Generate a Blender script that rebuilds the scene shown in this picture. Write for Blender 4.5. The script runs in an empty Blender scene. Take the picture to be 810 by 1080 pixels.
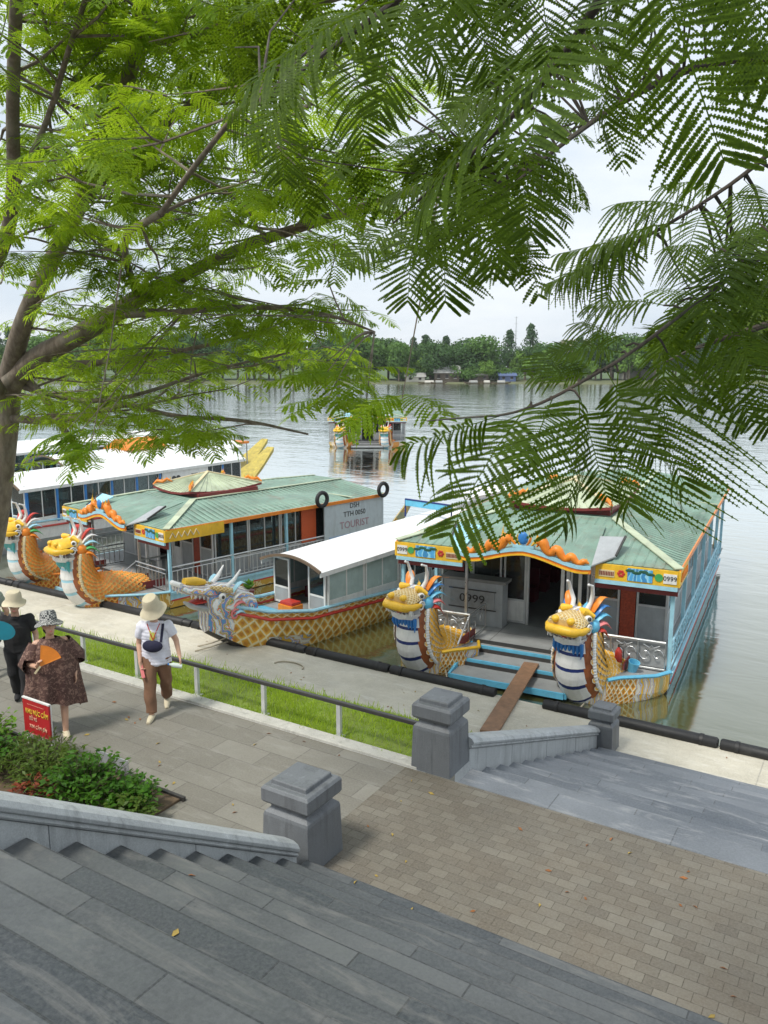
import bpy, math, random
import numpy as np
from mathutils import Vector, Matrix
random.seed(7)
rng = np.random.default_rng(11)
SC = bpy.context.scene
COL = SC.collection
R = math.radians
PI = math.pi

# ---------------------------------------------------------------- site survey: camera and levels
FOC, EYE, HOR = 860.0, 4.8, 384.0          # focal length in photo pixels, eye height, horizon row
PITCH = math.atan((540 - HOR) / FOC)
YAW = math.atan((946 - 405) / (FOC * math.cos(PITCH) + (540 - HOR) * math.sin(PITCH)))
ZQ, ZW = -1.9, -2.2                         # quay level, water level (promenade = 0)

def ray(u, v):
    x = (u - 405) / FOC; y = -(v - 540) / FOC
    d = (x, math.cos(PITCH) + math.sin(PITCH) * y, -math.sin(PITCH) + math.cos(PITCH) * y)
    c, s = math.cos(YAW), math.sin(YAW)
    return Vector((d[0] * c - d[1] * s, d[0] * s + d[1] * c, d[2]))

def at(u, v, dist):
    return Vector((0, 0, EYE)) + ray(u, v).normalized() * dist

def on(u, v, z):
    d = ray(u, v)
    return Vector((0, 0, EYE)) + d * ((z - EYE) / d.z)

# ---------------------------------------------------------------- materials
def lin(r, g, b):
    f = lambda c: c / 12.92 if c <= .04045 else ((c + .055) / 1.055) ** 2.4
    return (f(r / 255), f(g / 255), f(b / 255))

def new_mat(name):
    m = bpy.data.materials.new(name); m.use_nodes = True
    nt = m.node_tree
    return m, nt, nt.nodes['Principled BSDF']

def nd(nt, typ, **kw):
    n = nt.nodes.new(typ)
    for k, v in kw.items():
        if k in n.inputs: 
            try: n.inputs[k].default_value = v
            except Exception: n.inputs[k].default_value = tuple(v) + (1,)
        else: setattr(n, k, v)
    return n

def lk(nt, a, b): nt.links.new(a, b)

def mixc(nt, fac, a, b, blend='MIX'):
    n = nt.nodes.new('ShaderNodeMix'); n.data_type = 'RGBA'; n.blend_type = blend
    for sock, val in ((n.inputs[0], fac), (n.inputs[6], a), (n.inputs[7], b)):
        if hasattr(val, 'is_linked'): nt.links.new(val, sock)
        elif isinstance(val, (int, float)): sock.default_value = val
        else: sock.default_value = tuple(val)[:3] + (1,)
    return n.outputs[2]

def mapr(nt, val, a, b, c=0., d=1.):
    n = nt.nodes.new('ShaderNodeMapRange')
    nt.links.new(val, n.inputs[0])
    for i, q in enumerate((a, b, c, d)): n.inputs[1 + i].default_value = q
    return n.outputs[0]

def coord(nt, kind='Object', scale=(1, 1, 1), loc=(0, 0, 0), rot=(0, 0, 0)):
    t = nt.nodes.new('ShaderNodeTexCoord'); mp = nt.nodes.new('ShaderNodeMapping')
    mp.inputs['Scale'].default_value = scale; mp.inputs['Location'].default_value = loc; mp.inputs['Rotation'].default_value = rot
    nt.links.new(t.outputs[kind], mp.inputs[0])
    return mp.outputs[0]

def noise(nt, vec, scale, detail=4, rough=.55, dist=0.):
    n = nd(nt, 'ShaderNodeTexNoise', Scale=scale, Detail=detail, Roughness=rough, Distortion=dist)
    nt.links.new(vec, n.inputs['Vector'])
    return n.outputs[0]

def bump(nt, b, h, strength, dist=.02):
    n = nd(nt, 'ShaderNodeBump', Strength=strength, Distance=dist)
    nt.links.new(h, n.inputs['Height']); nt.links.new(n.outputs[0], b.inputs['Normal'])

MATS = {}
def paint(name, col, rough=.5, var=.18, dirt=.25, scale=5., metal=0., dcol=(.09, .07, .05), bmp=.12, spec=.5, rust=0.):
    if name in MATS: return MATS[name]
    m, nt, b = new_mat(name)
    v = coord(nt)
    n1 = noise(nt, v, scale, 5, .6)
    c = mixc(nt, mapr(nt, n1, .3, .7), [q * (1 - var) for q in col], [min(1, q * (1 + var * .5)) for q in col])
    n2 = noise(nt, coord(nt, scale=(1.6, 1.6, .28)), 3.2, 6, .7)
    c = mixc(nt, mapr(nt, n2, .5, .78, 0, dirt), c, dcol)
    if rust:
        n5 = noise(nt, coord(nt, loc=(5, 2, 1)), 1.1, 8, .75, .5); n6 = noise(nt, coord(nt, scale=(9, .8, 1)), 1.0, 5, .7)
        c = mixc(nt, mapr(nt, n5, .56, .70, 0, rust), c, (.20, .12, .075)); c = mixc(nt, mapr(nt, n6, .55, .72, 0, rust * .7), c, (.46, .50, .44))
    lk(nt, c, b.inputs['Base Color'])
    b.inputs['Metallic'].default_value = metal
    b.inputs['Specular IOR Level'].default_value = spec
    lk(nt, mapr(nt, n1, .2, .8, max(.05, rough - .12), min(1, rough + .15)), b.inputs['Roughness'])
    bump(nt, b, noise(nt, v, scale * 7, 4, .6), bmp, .01)
    MATS[name] = m
    return m

def scales(name, cell, edge, mid, base, size=.13):
    """painted fish scales: hexagonal cells on the surface's own UV (metres)"""
    m, nt, b = new_mat(name)
    t = nt.nodes.new('ShaderNodeUVMap')
    sp = nt.nodes.new('ShaderNodeSeparateXYZ'); lk(nt, t.outputs[0], sp.inputs[0])
    # shear into a hexagonal lattice
    add = nd(nt, 'ShaderNodeMath', operation='ADD'); dif = nd(nt, 'ShaderNodeMath', operation='SUBTRACT')
    for q in (add, dif): lk(nt, sp.outputs[1], q.inputs[0]); lk(nt, sp.outputs[0], q.inputs[1])
    cb = nt.nodes.new('ShaderNodeCombineXYZ'); lk(nt, add.outputs[0], cb.inputs[0]); lk(nt, dif.outputs[0], cb.inputs[1])
    vs = nd(nt, 'ShaderNodeTexVoronoi', voronoi_dimensions='2D', feature='DISTANCE_TO_EDGE', Scale=.72 / size, Randomness=.16)
    vf = nd(nt, 'ShaderNodeTexVoronoi', voronoi_dimensions='2D', feature='F1', Scale=.72 / size, Randomness=.16)
    lk(nt, cb.outputs[0], vs.inputs['Vector']); lk(nt, cb.outputs[0], vf.inputs['Vector'])
    c = mixc(nt, mapr(nt, vf.outputs['Distance'], .12, .38), mid, cell)
    nv = noise(nt, t.outputs[0], 9, 4)
    c = mixc(nt, mapr(nt, nv, .35, .7, 0, .55), c, base)
    c = mixc(nt, mapr(nt, vs.outputs['Distance'], .06, .14, 1, 0), c, edge)
    d = noise(nt, coord(nt), 4, 6, .7)
    c = mixc(nt, mapr(nt, d, .52, .8, 0, .5), c, (.10, .08, .06))
    lk(nt, c, b.inputs['Base Color']); b.inputs['Roughness'].default_value = .42
    bump(nt, b, mapr(nt, vs.outputs['Distance'], .02, .3), .8, .03)
    MATS[name] = m
    return m

def swirl(name, cols, scale=2.2, dist=3., kind='Object'):
    """hand painted waves and clouds: banded colours on a warped wave"""
    m, nt, b = new_mat(name)
    v = coord(nt, kind)
    w = nd(nt, 'ShaderNodeTexWave', Scale=scale, Distortion=dist, Detail=2.5)
    w.inputs['Detail Scale'].default_value = 1.4
    lk(nt, v, w.inputs['Vector'])
    r = nt.nodes.new('ShaderNodeValToRGB'); r.color_ramp.interpolation = 'CONSTANT'
    e = r.color_ramp.elements
    while len(e) < len(cols): e.new(.5)
    for i, c in enumerate(cols): e[i].position = i / len(cols); e[i].color = tuple(c) + (1,)
    lk(nt, w.outputs['Fac'], r.inputs[0])
    d = noise(nt, v, 4, 6, .7)
    c = mixc(nt, mapr(nt, d, .5, .8, 0, .5), r.outputs[0], (.12, .10, .08))
    lk(nt, c, b.inputs['Base Color']); b.inputs['Roughness'].default_value = .45
    bump(nt, b, w.outputs['Fac'], .25, .02)
    MATS[name] = m
    return m

WHITE = paint('white_paint', (.74, .74, .72), .45, .10, .28)
CREAM = paint('cream_paint', (.66, .56, .34), .5, .15, .3)
GREYP = paint('grey_panel', (.36, .38, .39), .45, .12, .25)
STEEL = paint('stainless_steel', (.55, .56, .56), .32, .12, .15, metal=.85)
ALU = paint('aluminium_frame', (.62, .63, .63), .4, .1, .2, metal=.35)
DARKM = paint('dark_metal', (.045, .042, .04), .4, .2, .1)
BLACK = paint('black_rubber', (.014, .014, .015), .55, .3, .25, dcol=(.07, .07, .065))
SKYBLUE = paint('sky_blue_paint', (.13, .47, .68), .42, .15, .25)
LTBLUE = paint('pale_blue_paint', (.34, .62, .74), .42, .12, .3)
BLUE = paint('blue_paint', (.03, .20, .55), .4, .15, .2)
NAVY = paint('navy_paint', (.012, .03, .16), .45, .15, .15)
RED = paint('red_paint', (.55, .045, .03), .42, .2, .25)
DKRED = paint('dark_red_paint', (.20, .03, .028), .5, .2, .25)
ORANGE = paint('orange_paint', (.80, .24, .02), .42, .18, .25)
YELLOW = paint('yellow_paint', (.80, .48, .03), .42, .18, .25)
GREEN = paint('green_paint', (.06, .36, .10), .45, .2, .25)
TEAL = paint('teal_paint', (.05, .36, .36), .45, .2, .25)
PINK = paint('pink_paint', (.72, .20, .20), .45, .15, .2)
PURPLE = paint('mauve_paint', (.40, .30, .52), .45, .2, .3)
ROOFG = paint('green_roof_sheet', (.195, .305, .24), .5, .32, .6, 1.3, dcol=(.17, .16, .115), bmp=.3, rust=.6)
ROOFY = paint('pale_roof_sheet', (.47, .53, .37), .5, .28, .5, 1.8, dcol=(.18, .18, .12))
ROOFW = paint('white_roof_sheet', (.80, .81, .80), .4, .08, .3, 1.4, dcol=(.42, .40, .36))
DECK = paint('deck_grey', (.30, .31, .31), .45, .15, .3, 2.5)
BRICKR = paint('brick_red_panel', (.42, .07, .03), .6, .4, .2, 22)
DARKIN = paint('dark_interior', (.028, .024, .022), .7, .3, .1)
MAROON = paint('maroon_seat', (.16, .02, .03), .6, .25, .1)
WOODP = paint('plank_wood', (.27, .155, .09), .7, .28, .35, 9, bmp=.3)
HULLLOW = paint('hull_underside', (.05, .045, .04), .6, .3, .4)
TYRE = BLACK
SCALE_Y = scales('yellow_dragon_scales', (.80, .42, .03), (.86, .80, .62), (.34, .10, .02), (.85, .36, .02))
SCALE_O = scales('orange_dragon_scales', (.78, .27, .02), (.84, .50, .12), (.46, .10, .02), (.80, .20, .02), .12)
SCALE_H = scales('gold_hull_scales', (.74, .42, .04), (.80, .70, .42), (.40, .16, .02), (.66, .30, .03), .2)
SWIRL_B = swirl('painted_cloud_swirls', [(.70, .68, .62), (.62, .42, .06), (.42, .32, .55), (.74, .72, .68), (.16, .30, .55), (.75, .45, .05)], 2.6, 5)
SWIRL_D = swirl('painted_face_swirls', [(.76, .76, .74), (.30, .52, .66), (.74, .74, .72), (.60, .10, .06), (.74, .50, .10), (.10, .30, .20), (.74, .48, .08), (.10, .34, .22), (.76, .75, .70), (.66, .14, .08), (.12, .30, .58)], 2.4, 5)
SWIRL_G = swirl('painted_gold_waves', [(.62, .36, .05), (.72, .62, .34), (.50, .24, .04), (.66, .44, .10), (.35, .36, .22)], 2.0, 4)
PICT = swirl('painted_river_picture', [(.08, .36, .68), (.14, .50, .75), (.30, .62, .80), (.05, .25, .5)], 1.6, 6)
BUMPY = scales('bumpy_snout', (.74, .50, .14), (.84, .72, .46), (.42, .22, .05), (.78, .60, .26), .07)

def glass_mat(name, tint, keep):
    m, nt, b = new_mat(name)
    nt.nodes.remove(b)
    out = nt.nodes['Material Output']
    tr = nd(nt, 'ShaderNodeBsdfTransparent', Color=tint + (1,)); gl = nd(nt, 'ShaderNodeBsdfGlossy', Roughness=.04, Color=(.9, .95, .95, 1))
    df = nd(nt, 'ShaderNodeBsdfDiffuse', Color=(.08, .09, .09, 1))
    fr = nd(nt, 'ShaderNodeFresnel', IOR=1.5)
    m0 = nt.nodes.new('ShaderNodeMixShader'); m0.inputs[0].default_value = keep
    lk(nt, tr.outputs[0], m0.inputs[1]); lk(nt, df.outputs[0], m0.inputs[2])
    mx = nt.nodes.new('ShaderNodeMixShader')
    lk(nt, fr.outputs[0], mx.inputs[0]); lk(nt, m0.outputs[0], mx.inputs[1]); lk(nt, gl.outputs[0], mx.inputs[2])
    lk(nt, mx.outputs[0], out.inputs[0])
    return m
GLASS = glass_mat('window_glass', (.62, .68, .66), .25)
FROST = paint('frosted_glass', (.40, .50, .48), .2, .2, .15, 2.0)

# ---------------------------------------------------------------- mesh builder
class MB:
    def __init__(s): s.v = []; s.f = []; s.m = []; s.uv = []
    def add(s, vs, fs, m, uvs=None):
        o = len(s.v); s.v += [tuple(p) for p in vs]
        for i, f in enumerate(fs):
            s.f.append([o + k for k in f]); s.m.append(m); s.uv.append(uvs[i] if uvs else None)
        return s
    def box(s, a, b, m, rz=0., piv=None):
        (x0, y0, z0), (x1, y1, z1) = a, b
        vs = [(x, y, z) for z in (z0, z1) for x, y in ((x0, y0), (x1, y0), (x1, y1), (x0, y1))]
        if rz:
            px, py = piv or ((x0 + x1) / 2, (y0 + y1) / 2); c, n = math.cos(rz), math.sin(rz)
            vs = [(px + (x - px) * c - (y - py) * n, py + (x - px) * n + (y - py) * c, z) for x, y, z in vs]
        return s.add(vs, [(3, 2, 1, 0), (4, 5, 6, 7), (0, 1, 5, 4), (1, 2, 6, 5), (2, 3, 7, 6), (3, 0, 4, 7)], m)
    def bar(s, p, q, w, h, m, up=(0, 0, 1)):
        p, q = Vector(p), Vector(q); d = (q - p).normalized(); up = Vector(up)
        if abs(d.dot(up)) > .98: up = Vector((0, 1, 0))
        sx = d.cross(up).normalized() * (w / 2); uz = sx.cross(d).normalized() * (h / 2)
        vs = [e + a * sx + b * uz for e in (p, q) for a, b in ((-1, -1), (1, -1), (1, 1), (-1, 1))]
        return s.add(vs, [(0, 1, 2, 3), (7, 6, 5, 4), (4, 5, 1, 0), (5, 6, 2, 1), (6, 7, 3, 2), (7, 4, 0, 3)], m)
    def tube(s, pts, r, m, n=8, cap=True, flat=1.0):
        pts = [Vector(p) for p in pts]; k = len(pts)
        rs = list(r) if hasattr(r, '__len__') else [r] * k
        rings = []; prev = None; dist = 0; ds = []
        for i, p in enumerate(pts):
            d = (pts[min(i + 1, k - 1)] - pts[max(i - 1, 0)])
            d = d.normalized() if d.length > 1e-9 else Vector((0, 0, 1))
            if prev is None:
                a = Vector((0, 0, 1)) if abs(d.z) < .9 else Vector((0, 1, 0))
                sx = d.cross(a).normalized()
            else:
                sx = (prev - d * prev.dot(d)); sx = sx.normalized() if sx.length > 1e-6 else d.orthogonal().normalized()
            prev = sx; sy = d.cross(sx)
            if i: dist += (p - pts[i - 1]).length
            ds.append(dist)
            rings.append([p + (sx * math.cos(t) + sy * flat * math.sin(t)) * rs[i] for t in (2 * PI * j / n for j in range(n))])
        return s.loft(rings, m, cap=cap)
    def loft(s, rings, m, cap=True, closed=True, uvs=True, flip=False):
        """rings of equal length -> skin; UV in metres (around, along)"""
        n = len(rings[0]); vs = [Vector(p) for r in rings for p in r]
        fs = []; uv = []
        cu = [0.]
        mid = rings[len(rings) // 2]
        for j in range(n): cu.append(cu[-1] + (Vector(mid[(j + 1) % n]) - Vector(mid[j])).length)
        cv = [0.]
        for i in range(1, len(rings)):
            cv.append(cv[-1] + sum((Vector(rings[i][j]) - Vector(rings[i - 1][j])).length for j in range(n)) / n)
        for i in range(len(rings) - 1):
            for j in range(n if closed else n - 1):
                a, b = i * n + j, i * n + (j + 1) % n
                f = (a, b, b + n, a + n); t = [(cu[j], cv[i]), (cu[j + 1], cv[i]), (cu[j + 1], cv[i + 1]), (cu[j], cv[i + 1])]
                if flip: f = f[::-1]; t = t[::-1]
                fs.append(f); uv.append(t)
        if cap and closed:
            fs.append(tuple(range(n))[::-1] if not flip else tuple(range(n))); uv.append(None)
            e = (len(rings) - 1) * n
            fs.append(tuple(range(e, e + n)) if not flip else tuple(range(e, e + n))[::-1]); uv.append(None)
        return s.add(vs, fs, m, uv)
    def ball(s, c, r, m, nu=10, nv=7):
        c = Vector(c); r = (r, r, r) if not hasattr(r, '__len__') else r
        vs = [c + Vector((0, 0, -r[2]))]
        for i in range(1, nv):
            a = -PI / 2 + PI * i / nv
            for j in range(nu):
                t = 2 * PI * j / nu
                vs.append(c + Vector((r[0] * math.cos(a) * math.cos(t), r[1] * math.cos(a) * math.sin(t), r[2] * math.sin(a))))
        vs.append(c + Vector((0, 0, r[2])))
        fs = [(0, 1 + (j + 1) % nu, 1 + j) for j in range(nu)]
        for i in range(nv - 2):
            for j in range(nu):
                a, b = 1 + i * nu + j, 1 + i * nu + (j + 1) % nu
                fs.append((a, b, b + nu, a + nu))
        l = len(vs) - 1
        fs += [(l, l - nu + j, l - nu + (j + 1) % nu) for j in range(nu)]
        return s.add(vs, fs, m)
    def lathe(s, prof, m, n=20, c=(0, 0, 0), cap=True):
        rings = [[(c[0] + r * math.cos(2 * PI * j / n), c[1] + r * math.sin(2 * PI * j / n), c[2] + z) for j in range(n)] for r, z in prof]
        return s.loft(rings, m, cap=cap)
    def prism(s, pts, ext, m, m_side=None):
        """planar outline extruded by a vector"""
        n = len(pts); e = Vector(ext); vs = [Vector(p) for p in pts] + [Vector(p) + e for p in pts]
        nrm = Vector((0, 0, 0))
        for i in range(n): nrm += Vector(pts[i]).cross(Vector(pts[(i + 1) % n]))
        a, b = tuple(range(n)), tuple(range(n, 2 * n))
        if nrm.dot(e) > 0: top, bot, sg = b, a[::-1], 1
        else: top, bot, sg = b[::-1], a, -1
        s.add(vs, [top, bot], m)
        sd = [(i, (i + 1) % n, n + (i + 1) % n, n + i) for i in range(n)]
        if sg < 0: sd = [f[::-1] for f in sd]
        return s.add(vs, sd, m_side or m)
    def build(s, name, parent=None, smooth=False, loc=None, rz=0, bevel=0, seg=2):
        me = bpy.data.meshes.new(name)
        me.from_pydata(s.v, [], s.f)
        slots = []
        for m in s.m:
            if m not in slots: slots.append(m)
        for m in slots: me.materials.append(m)
        me.polygons.foreach_set('material_index', [slots.index(m) for m in s.m])
        if any(u for u in s.uv):
            ul = me.uv_layers.new(name='UVMap'); flat = []
            for f, u in zip(s.f, s.uv):
                flat += [c for p in (u or [(0, 0)] * len(f)) for c in p]
            ul.data.foreach_set('uv', flat)
        if smooth: me.shade_smooth()
        me.update()
        o = bpy.data.objects.new(name, me); COL.objects.link(o)
        if parent: o.parent = parent
        if loc is not None: o.location = loc
        o.rotation_euler.z = rz
        if smooth:
            try: me.set_sharp_from_angle(angle=R(50))
            except Exception: pass
        if bevel:
            b = o.modifiers.new('edge', 'BEVEL'); b.width = bevel; b.segments = seg; b.limit_method = 'ANGLE'; b.angle_limit = R(40)
        return o

def tag(o, label=None, cat=None, group=None, kind=None):
    if label: o['label'] = label
    if cat: o['category'] = cat
    if group: o['group'] = group
    if kind: o['kind'] = kind
    return o

def empty(name, loc, rz=0):
    o = bpy.data.objects.new(name, None); COL.objects.link(o)
    o.location = loc; o.rotation_euler = (0, 0, rz); o.empty_display_size = .3
    return o

def copy_tree(o, parent=None):
    c = o.copy(); COL.objects.link(c)
    if parent: c.parent = parent
    for ch in list(o.children): copy_tree(ch, c)
    return c

def lettering(name, text, size, m, parent, origin, xdir, ydir, align='CENTER', ext=.006, sx=1.0):
    """flat letters as a mesh lying in the plane of xdir, ydir"""
    cu = bpy.data.curves.new('letters', 'FONT'); cu.body = text; cu.size = size; cu.extrude = ext / 2
    cu.align_x = align; cu.align_y = 'CENTER'; cu.resolution_u = 3
    t = bpy.data.objects.new('letters', cu); COL.objects.link(t)
    bpy.context.view_layer.update()
    me = bpy.data.meshes.new_from_object(t.evaluated_get(bpy.context.evaluated_depsgraph_get()))
    bpy.data.objects.remove(t); bpy.data.curves.remove(cu)
    me.name = name; me.materials.clear(); me.materials.append(m)
    x, y = Vector(xdir).normalized(), Vector(ydir).normalized(); z = x.cross(y)
    M = Matrix(((x.x * sx, y.x, z.x, origin[0]), (x.y * sx, y.y, z.y, origin[1]), (x.z * sx, y.z, z.z, origin[2]), (0, 0, 0, 1)))
    me.transform(M); me.update()
    o = bpy.data.objects.new(name, me); COL.objects.link(o)
    if parent: o.parent = parent
    return o
# ================================================================ SETTING
def stone(name, col, var, rough, scale=3., bmp=.3, stain=.35, scol=(.05, .05, .048), spec=.5):
    m, nt, b = new_mat(name)
    v = coord(nt)
    n1 = noise(nt, v, scale, 8, .65); n2 = noise(nt, v, scale * .35, 5, .6); n3 = noise(nt, v, scale * 40, 2)
    c = mixc(nt, mapr(nt, n1, .3, .7), [q * (1 - var) for q in col], [q * (1 + var) for q in col])
    c = mixc(nt, mapr(nt, n2, .48, .72, 0, stain), c, scol)
    c = mixc(nt, mapr(nt, n3, .3, .7, 0, .45), c, [q * 1.6 for q in col])
    st = noise(nt, coord(nt, scale=(7, 7, .7)), 1.0, 6, .7, .3); c = mixc(nt, mapr(nt, st, .52, .68, 0, .55), c, [q * .45 for q in col])
    st2 = noise(nt, coord(nt, scale=(9, 9, .9), loc=(3, 1, 0)), 1.0, 6, .7, .3); c = mixc(nt, mapr(nt, st2, .58, .72, 0, .5), c, [min(.8, q * 1.9) for q in col])
    lk(nt, c, b.inputs['Base Color']); b.inputs['Specular IOR Level'].default_value = spec
    lk(nt, mapr(nt, n1, .3, .7, rough - .12, rough + .12), b.inputs['Roughness'])
    bump(nt, b, noise(nt, v, scale * 14, 5, .7), bmp, .01)
    return m

def paved(name, bw, rh, c1, c2, mortar, msize, loc, rough=.6, stain=.45, scol=(.06, .055, .045), spec=.45, wob=.0, off=.5, scuff=None, big=.5):
    """slabs or bricks laid in rows along x"""
    m, nt, b = new_mat(name)
    v = coord(nt, loc=loc)
    br = nd(nt, 'ShaderNodeTexBrick', offset=off, offset_frequency=2)
    for k, q in (('Color1', c1), ('Color2', c2), ('Mortar', mortar)): br.inputs[k].default_value = tuple(q) + (1,)
    for k, q in (('Scale', 1.), ('Mortar Size', msize), ('Mortar Smooth', .3), ('Bias', 0.), ('Brick Width', bw), ('Row Height', rh)): br.inputs[k].default_value = q
    lk(nt, v, br.inputs['Vector'])
    n1 = noise(nt, v, 2.2, 8, .68); n2 = noise(nt, v, big, 5, .6); n3 = noise(nt, v, 45, 3, .7)
    c = mixc(nt, mapr(nt, n1, .35, .72, 0, stain), br.outputs['Color'], scol)
    c = mixc(nt, mapr(nt, n2, .42, .68, 0, .45), c, [q * .62 for q in c1])
    c = mixc(nt, mapr(nt, n3, .35, .7, 0, .35), c, [min(1, q * 1.35) for q in c2])
    if scuff:
        n4 = noise(nt, coord(nt, scale=(1.2, 5, 1)), 1.1, 7, .72, .6)
        c = mixc(nt, mapr(nt, n4, .52, .70, 0, .75), c, scuff)
    lk(nt, c, b.inputs['Base Color']); b.inputs['Specular IOR Level'].default_value = spec
    lk(nt, mapr(nt, n1, .3, .7, rough - .14, rough + .1), b.inputs['Roughness'])
    h = mixc(nt, mapr(nt, n3, .2, .8, 0, .25), br.outputs['Fac'], (0, 0, 0))
    inv = nd(nt, 'ShaderNodeMath', operation='SUBTRACT'); inv.inputs[0].default_value = 1.
    lk(nt, br.outputs['Fac'], inv.inputs[1])
    mx = nd(nt, 'ShaderNodeMath', operation='MULTIPLY_ADD'); lk(nt, n3, mx.inputs[0]); mx.inputs[1].default_value = .25; lk(nt, inv.outputs[0], mx.inputs[2])
    bump(nt, b, mx.outputs[0], .35, .012)
    return m

STEP_H, TREAD = .215, .35
YS = 5.53                                     # foot of the upper stairs
slate_up = paved('shaded_slate_steps', 1.45, TREAD, (.030, .038, .046), (.112, .120, .122), (.026, .028, .030), .007, (.3, -(YS % TREAD) , 0), .5, .35, (.085, .088, .092), .5, off=.37, scuff=(.165, .165, .158), big=1.1)  # slate colour darkened for shade under the trees; dark joints draw step-edge shadows
slate_dn = paved('grey_slate_steps', 1.3, .41, (.080, .096, .115), (.195, .21, .228), (.055, .06, .066), .008, (.2, -(7.9 % .41), 0), .42, .3, (.13, .14, .15), .6, off=.4, scuff=(.38, .38, .38))
bricks = paved('small_brown_pavers', .185, .118, (.128, .114, .093), (.205, .190, .156), (.06, .052, .04), .004, (.05, .02, 0), .72, .5, (.13, .10, .072), .3)
slabs = paved('grey_paving_slabs', .72, .36, (.165, .155, .130), (.24, .228, .195), (.10, .09, .075), .007, (.1, .2, 0), .62, .4, (.16, .145, .125), .35, scuff=(.27, .26, .23))
concrete = paved('quay_concrete', 6.0, 9.0, (.50, .47, .385), (.57, .535, .44), (.28, .27, .24), .012, (1.3, 3., 0), .75, .5, (.30, .275, .215), .25, scuff=(.64, .62, .55), big=.9)
GRANITE = stone('pale_granite', (.36, .38, .385), .14, .55, 2.6, .2, .35, (.17, .175, .18))
BOLST = stone('dark_bollard_stone', (.125, .135, .145), .18, .5, 3., .25, .3, (.07, .075, .08))
KERB = stone('pale_kerb_stone', (.42, .41, .37), .14, .65, 3.)
WALLC = stone('quay_wall_concrete', (.22, .21, .18), .2, .8, 1.5)
SOIL = stone('brown_soil', (.11, .075, .045), .3, .9, 6, .6)

def sheet(name, pts, m, z, kind='structure'):
    b = MB(); b.add([(x, y, z) for x, y in pts], [tuple(range(len(pts)))], m)
    return tag(b.build(name), kind=kind)

# --- upper stairs (the camera stands near their top)
b = MB(); NUP = 15; x0, x1 = -4.288, 9.0
for k in range(NUP):
    y = YS - k * TREAD; z = k * STEP_H
    # tread k+1 runs from riser line y back to y-TREAD; nosing 12 mm proud
    b.add([(x0, y, z), (x1, y, z), (x1, y, z + STEP_H - .03), (x0, y, z + STEP_H - .03)], [(0, 1, 2, 3)][::-1], slate_up)
    b.box((x0, y - TREAD - .004, z + STEP_H - .03), (x1, y + .012, z + STEP_H), slate_up)
yb = YS - NUP * TREAD; zt = NUP * STEP_H
b.box((x0, yb - 6, zt - .03), (x1, yb - .004, zt), slate_up)
b.box((x0, yb - 6, -.2), (x1, yb - .02, zt - .034), slate_up)
tag(b.build('stone_stairs', bevel=.012, seg=2), kind='structure')

# --- promenade
sheet('promenade_slabs', [(-90, 5.0), (-4.6, 5.0), (-4.6, 7.93), (-90, 7.93)], slabs, 0.)
sheet('promenade_pavers', [(-4.6, 5.0), (40, 5.0), (40, 7.93), (-4.6, 7.93)], bricks, 0.)
sheet('earth_bank', [(-90, -30), (-4.4, -30), (-4.4, 5.0), (-90, 5.0)], SOIL, -.02)
b = MB(); b.box((-90, 7.934, -.3), (-4.45, 8.14, .035), KERB)
k = b.build('promenade_kerb', bevel=.012); tag(k, kind='structure')

# --- lower stairs
b = MB()
for k in range(13):
    y = 7.9 + k * .41; z = -k * .1462
    xl = -3.90 + .12 * k / 13
    if k: b.box((xl, y - .012, z - .03), (40, y + .41, z), slate_dn)
    else: b.box((-3.90, y + .034, z - .03), (40, y + .41, z + .004), slate_dn)
    b.box((xl, y + .39, z - .6), (40, y + .407, z - .034), slate_dn)
tag(b.build('river_stairs', bevel=.012, seg=2), kind='structure')

# --- quay
b = MB(); b.box((-90, 9.6, -4.5), (40, 14.72, ZQ), concrete)
tag(b.build('quay', bevel=.03), kind='structure')
b = MB(); b.box((-90, 9.35, -2.1), (-4.3, 9.63, -.30), WALLC)
tag(b.build('retaining_wall'), 'low concrete retaining wall holding the grass strip above the quay', 'wall')

# --- grass verge: soil sheet and blades
b = MB(); nx, ny = 180, 6; vs = []
for j in range(ny + 1):
    for i in range(nx + 1):
        x = -60 + (60 - 4.35) * i / nx; t = j / ny; y = 8.145 + t * 1.5
        vs.append((x, y, -.02 - .16 * t ** 1.5 - .1 * max(0, t - .8) / .2 + .02 * math.sin(x * 2.3 + j)))
fs = [(j * (nx + 1) + i, j * (nx + 1) + i + 1, (j + 1) * (nx + 1) + i + 1, (j + 1) * (nx + 1) + i) for j in range(ny) for i in range(nx)]
GRASSG = stone('grass_soil', (.15, .21, .03), .35, .9, 5, .6, .35, (.16, .12, .05))
b.add(vs, fs, GRASSG); tag(b.build('verge', smooth=True), kind='structure')

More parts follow.
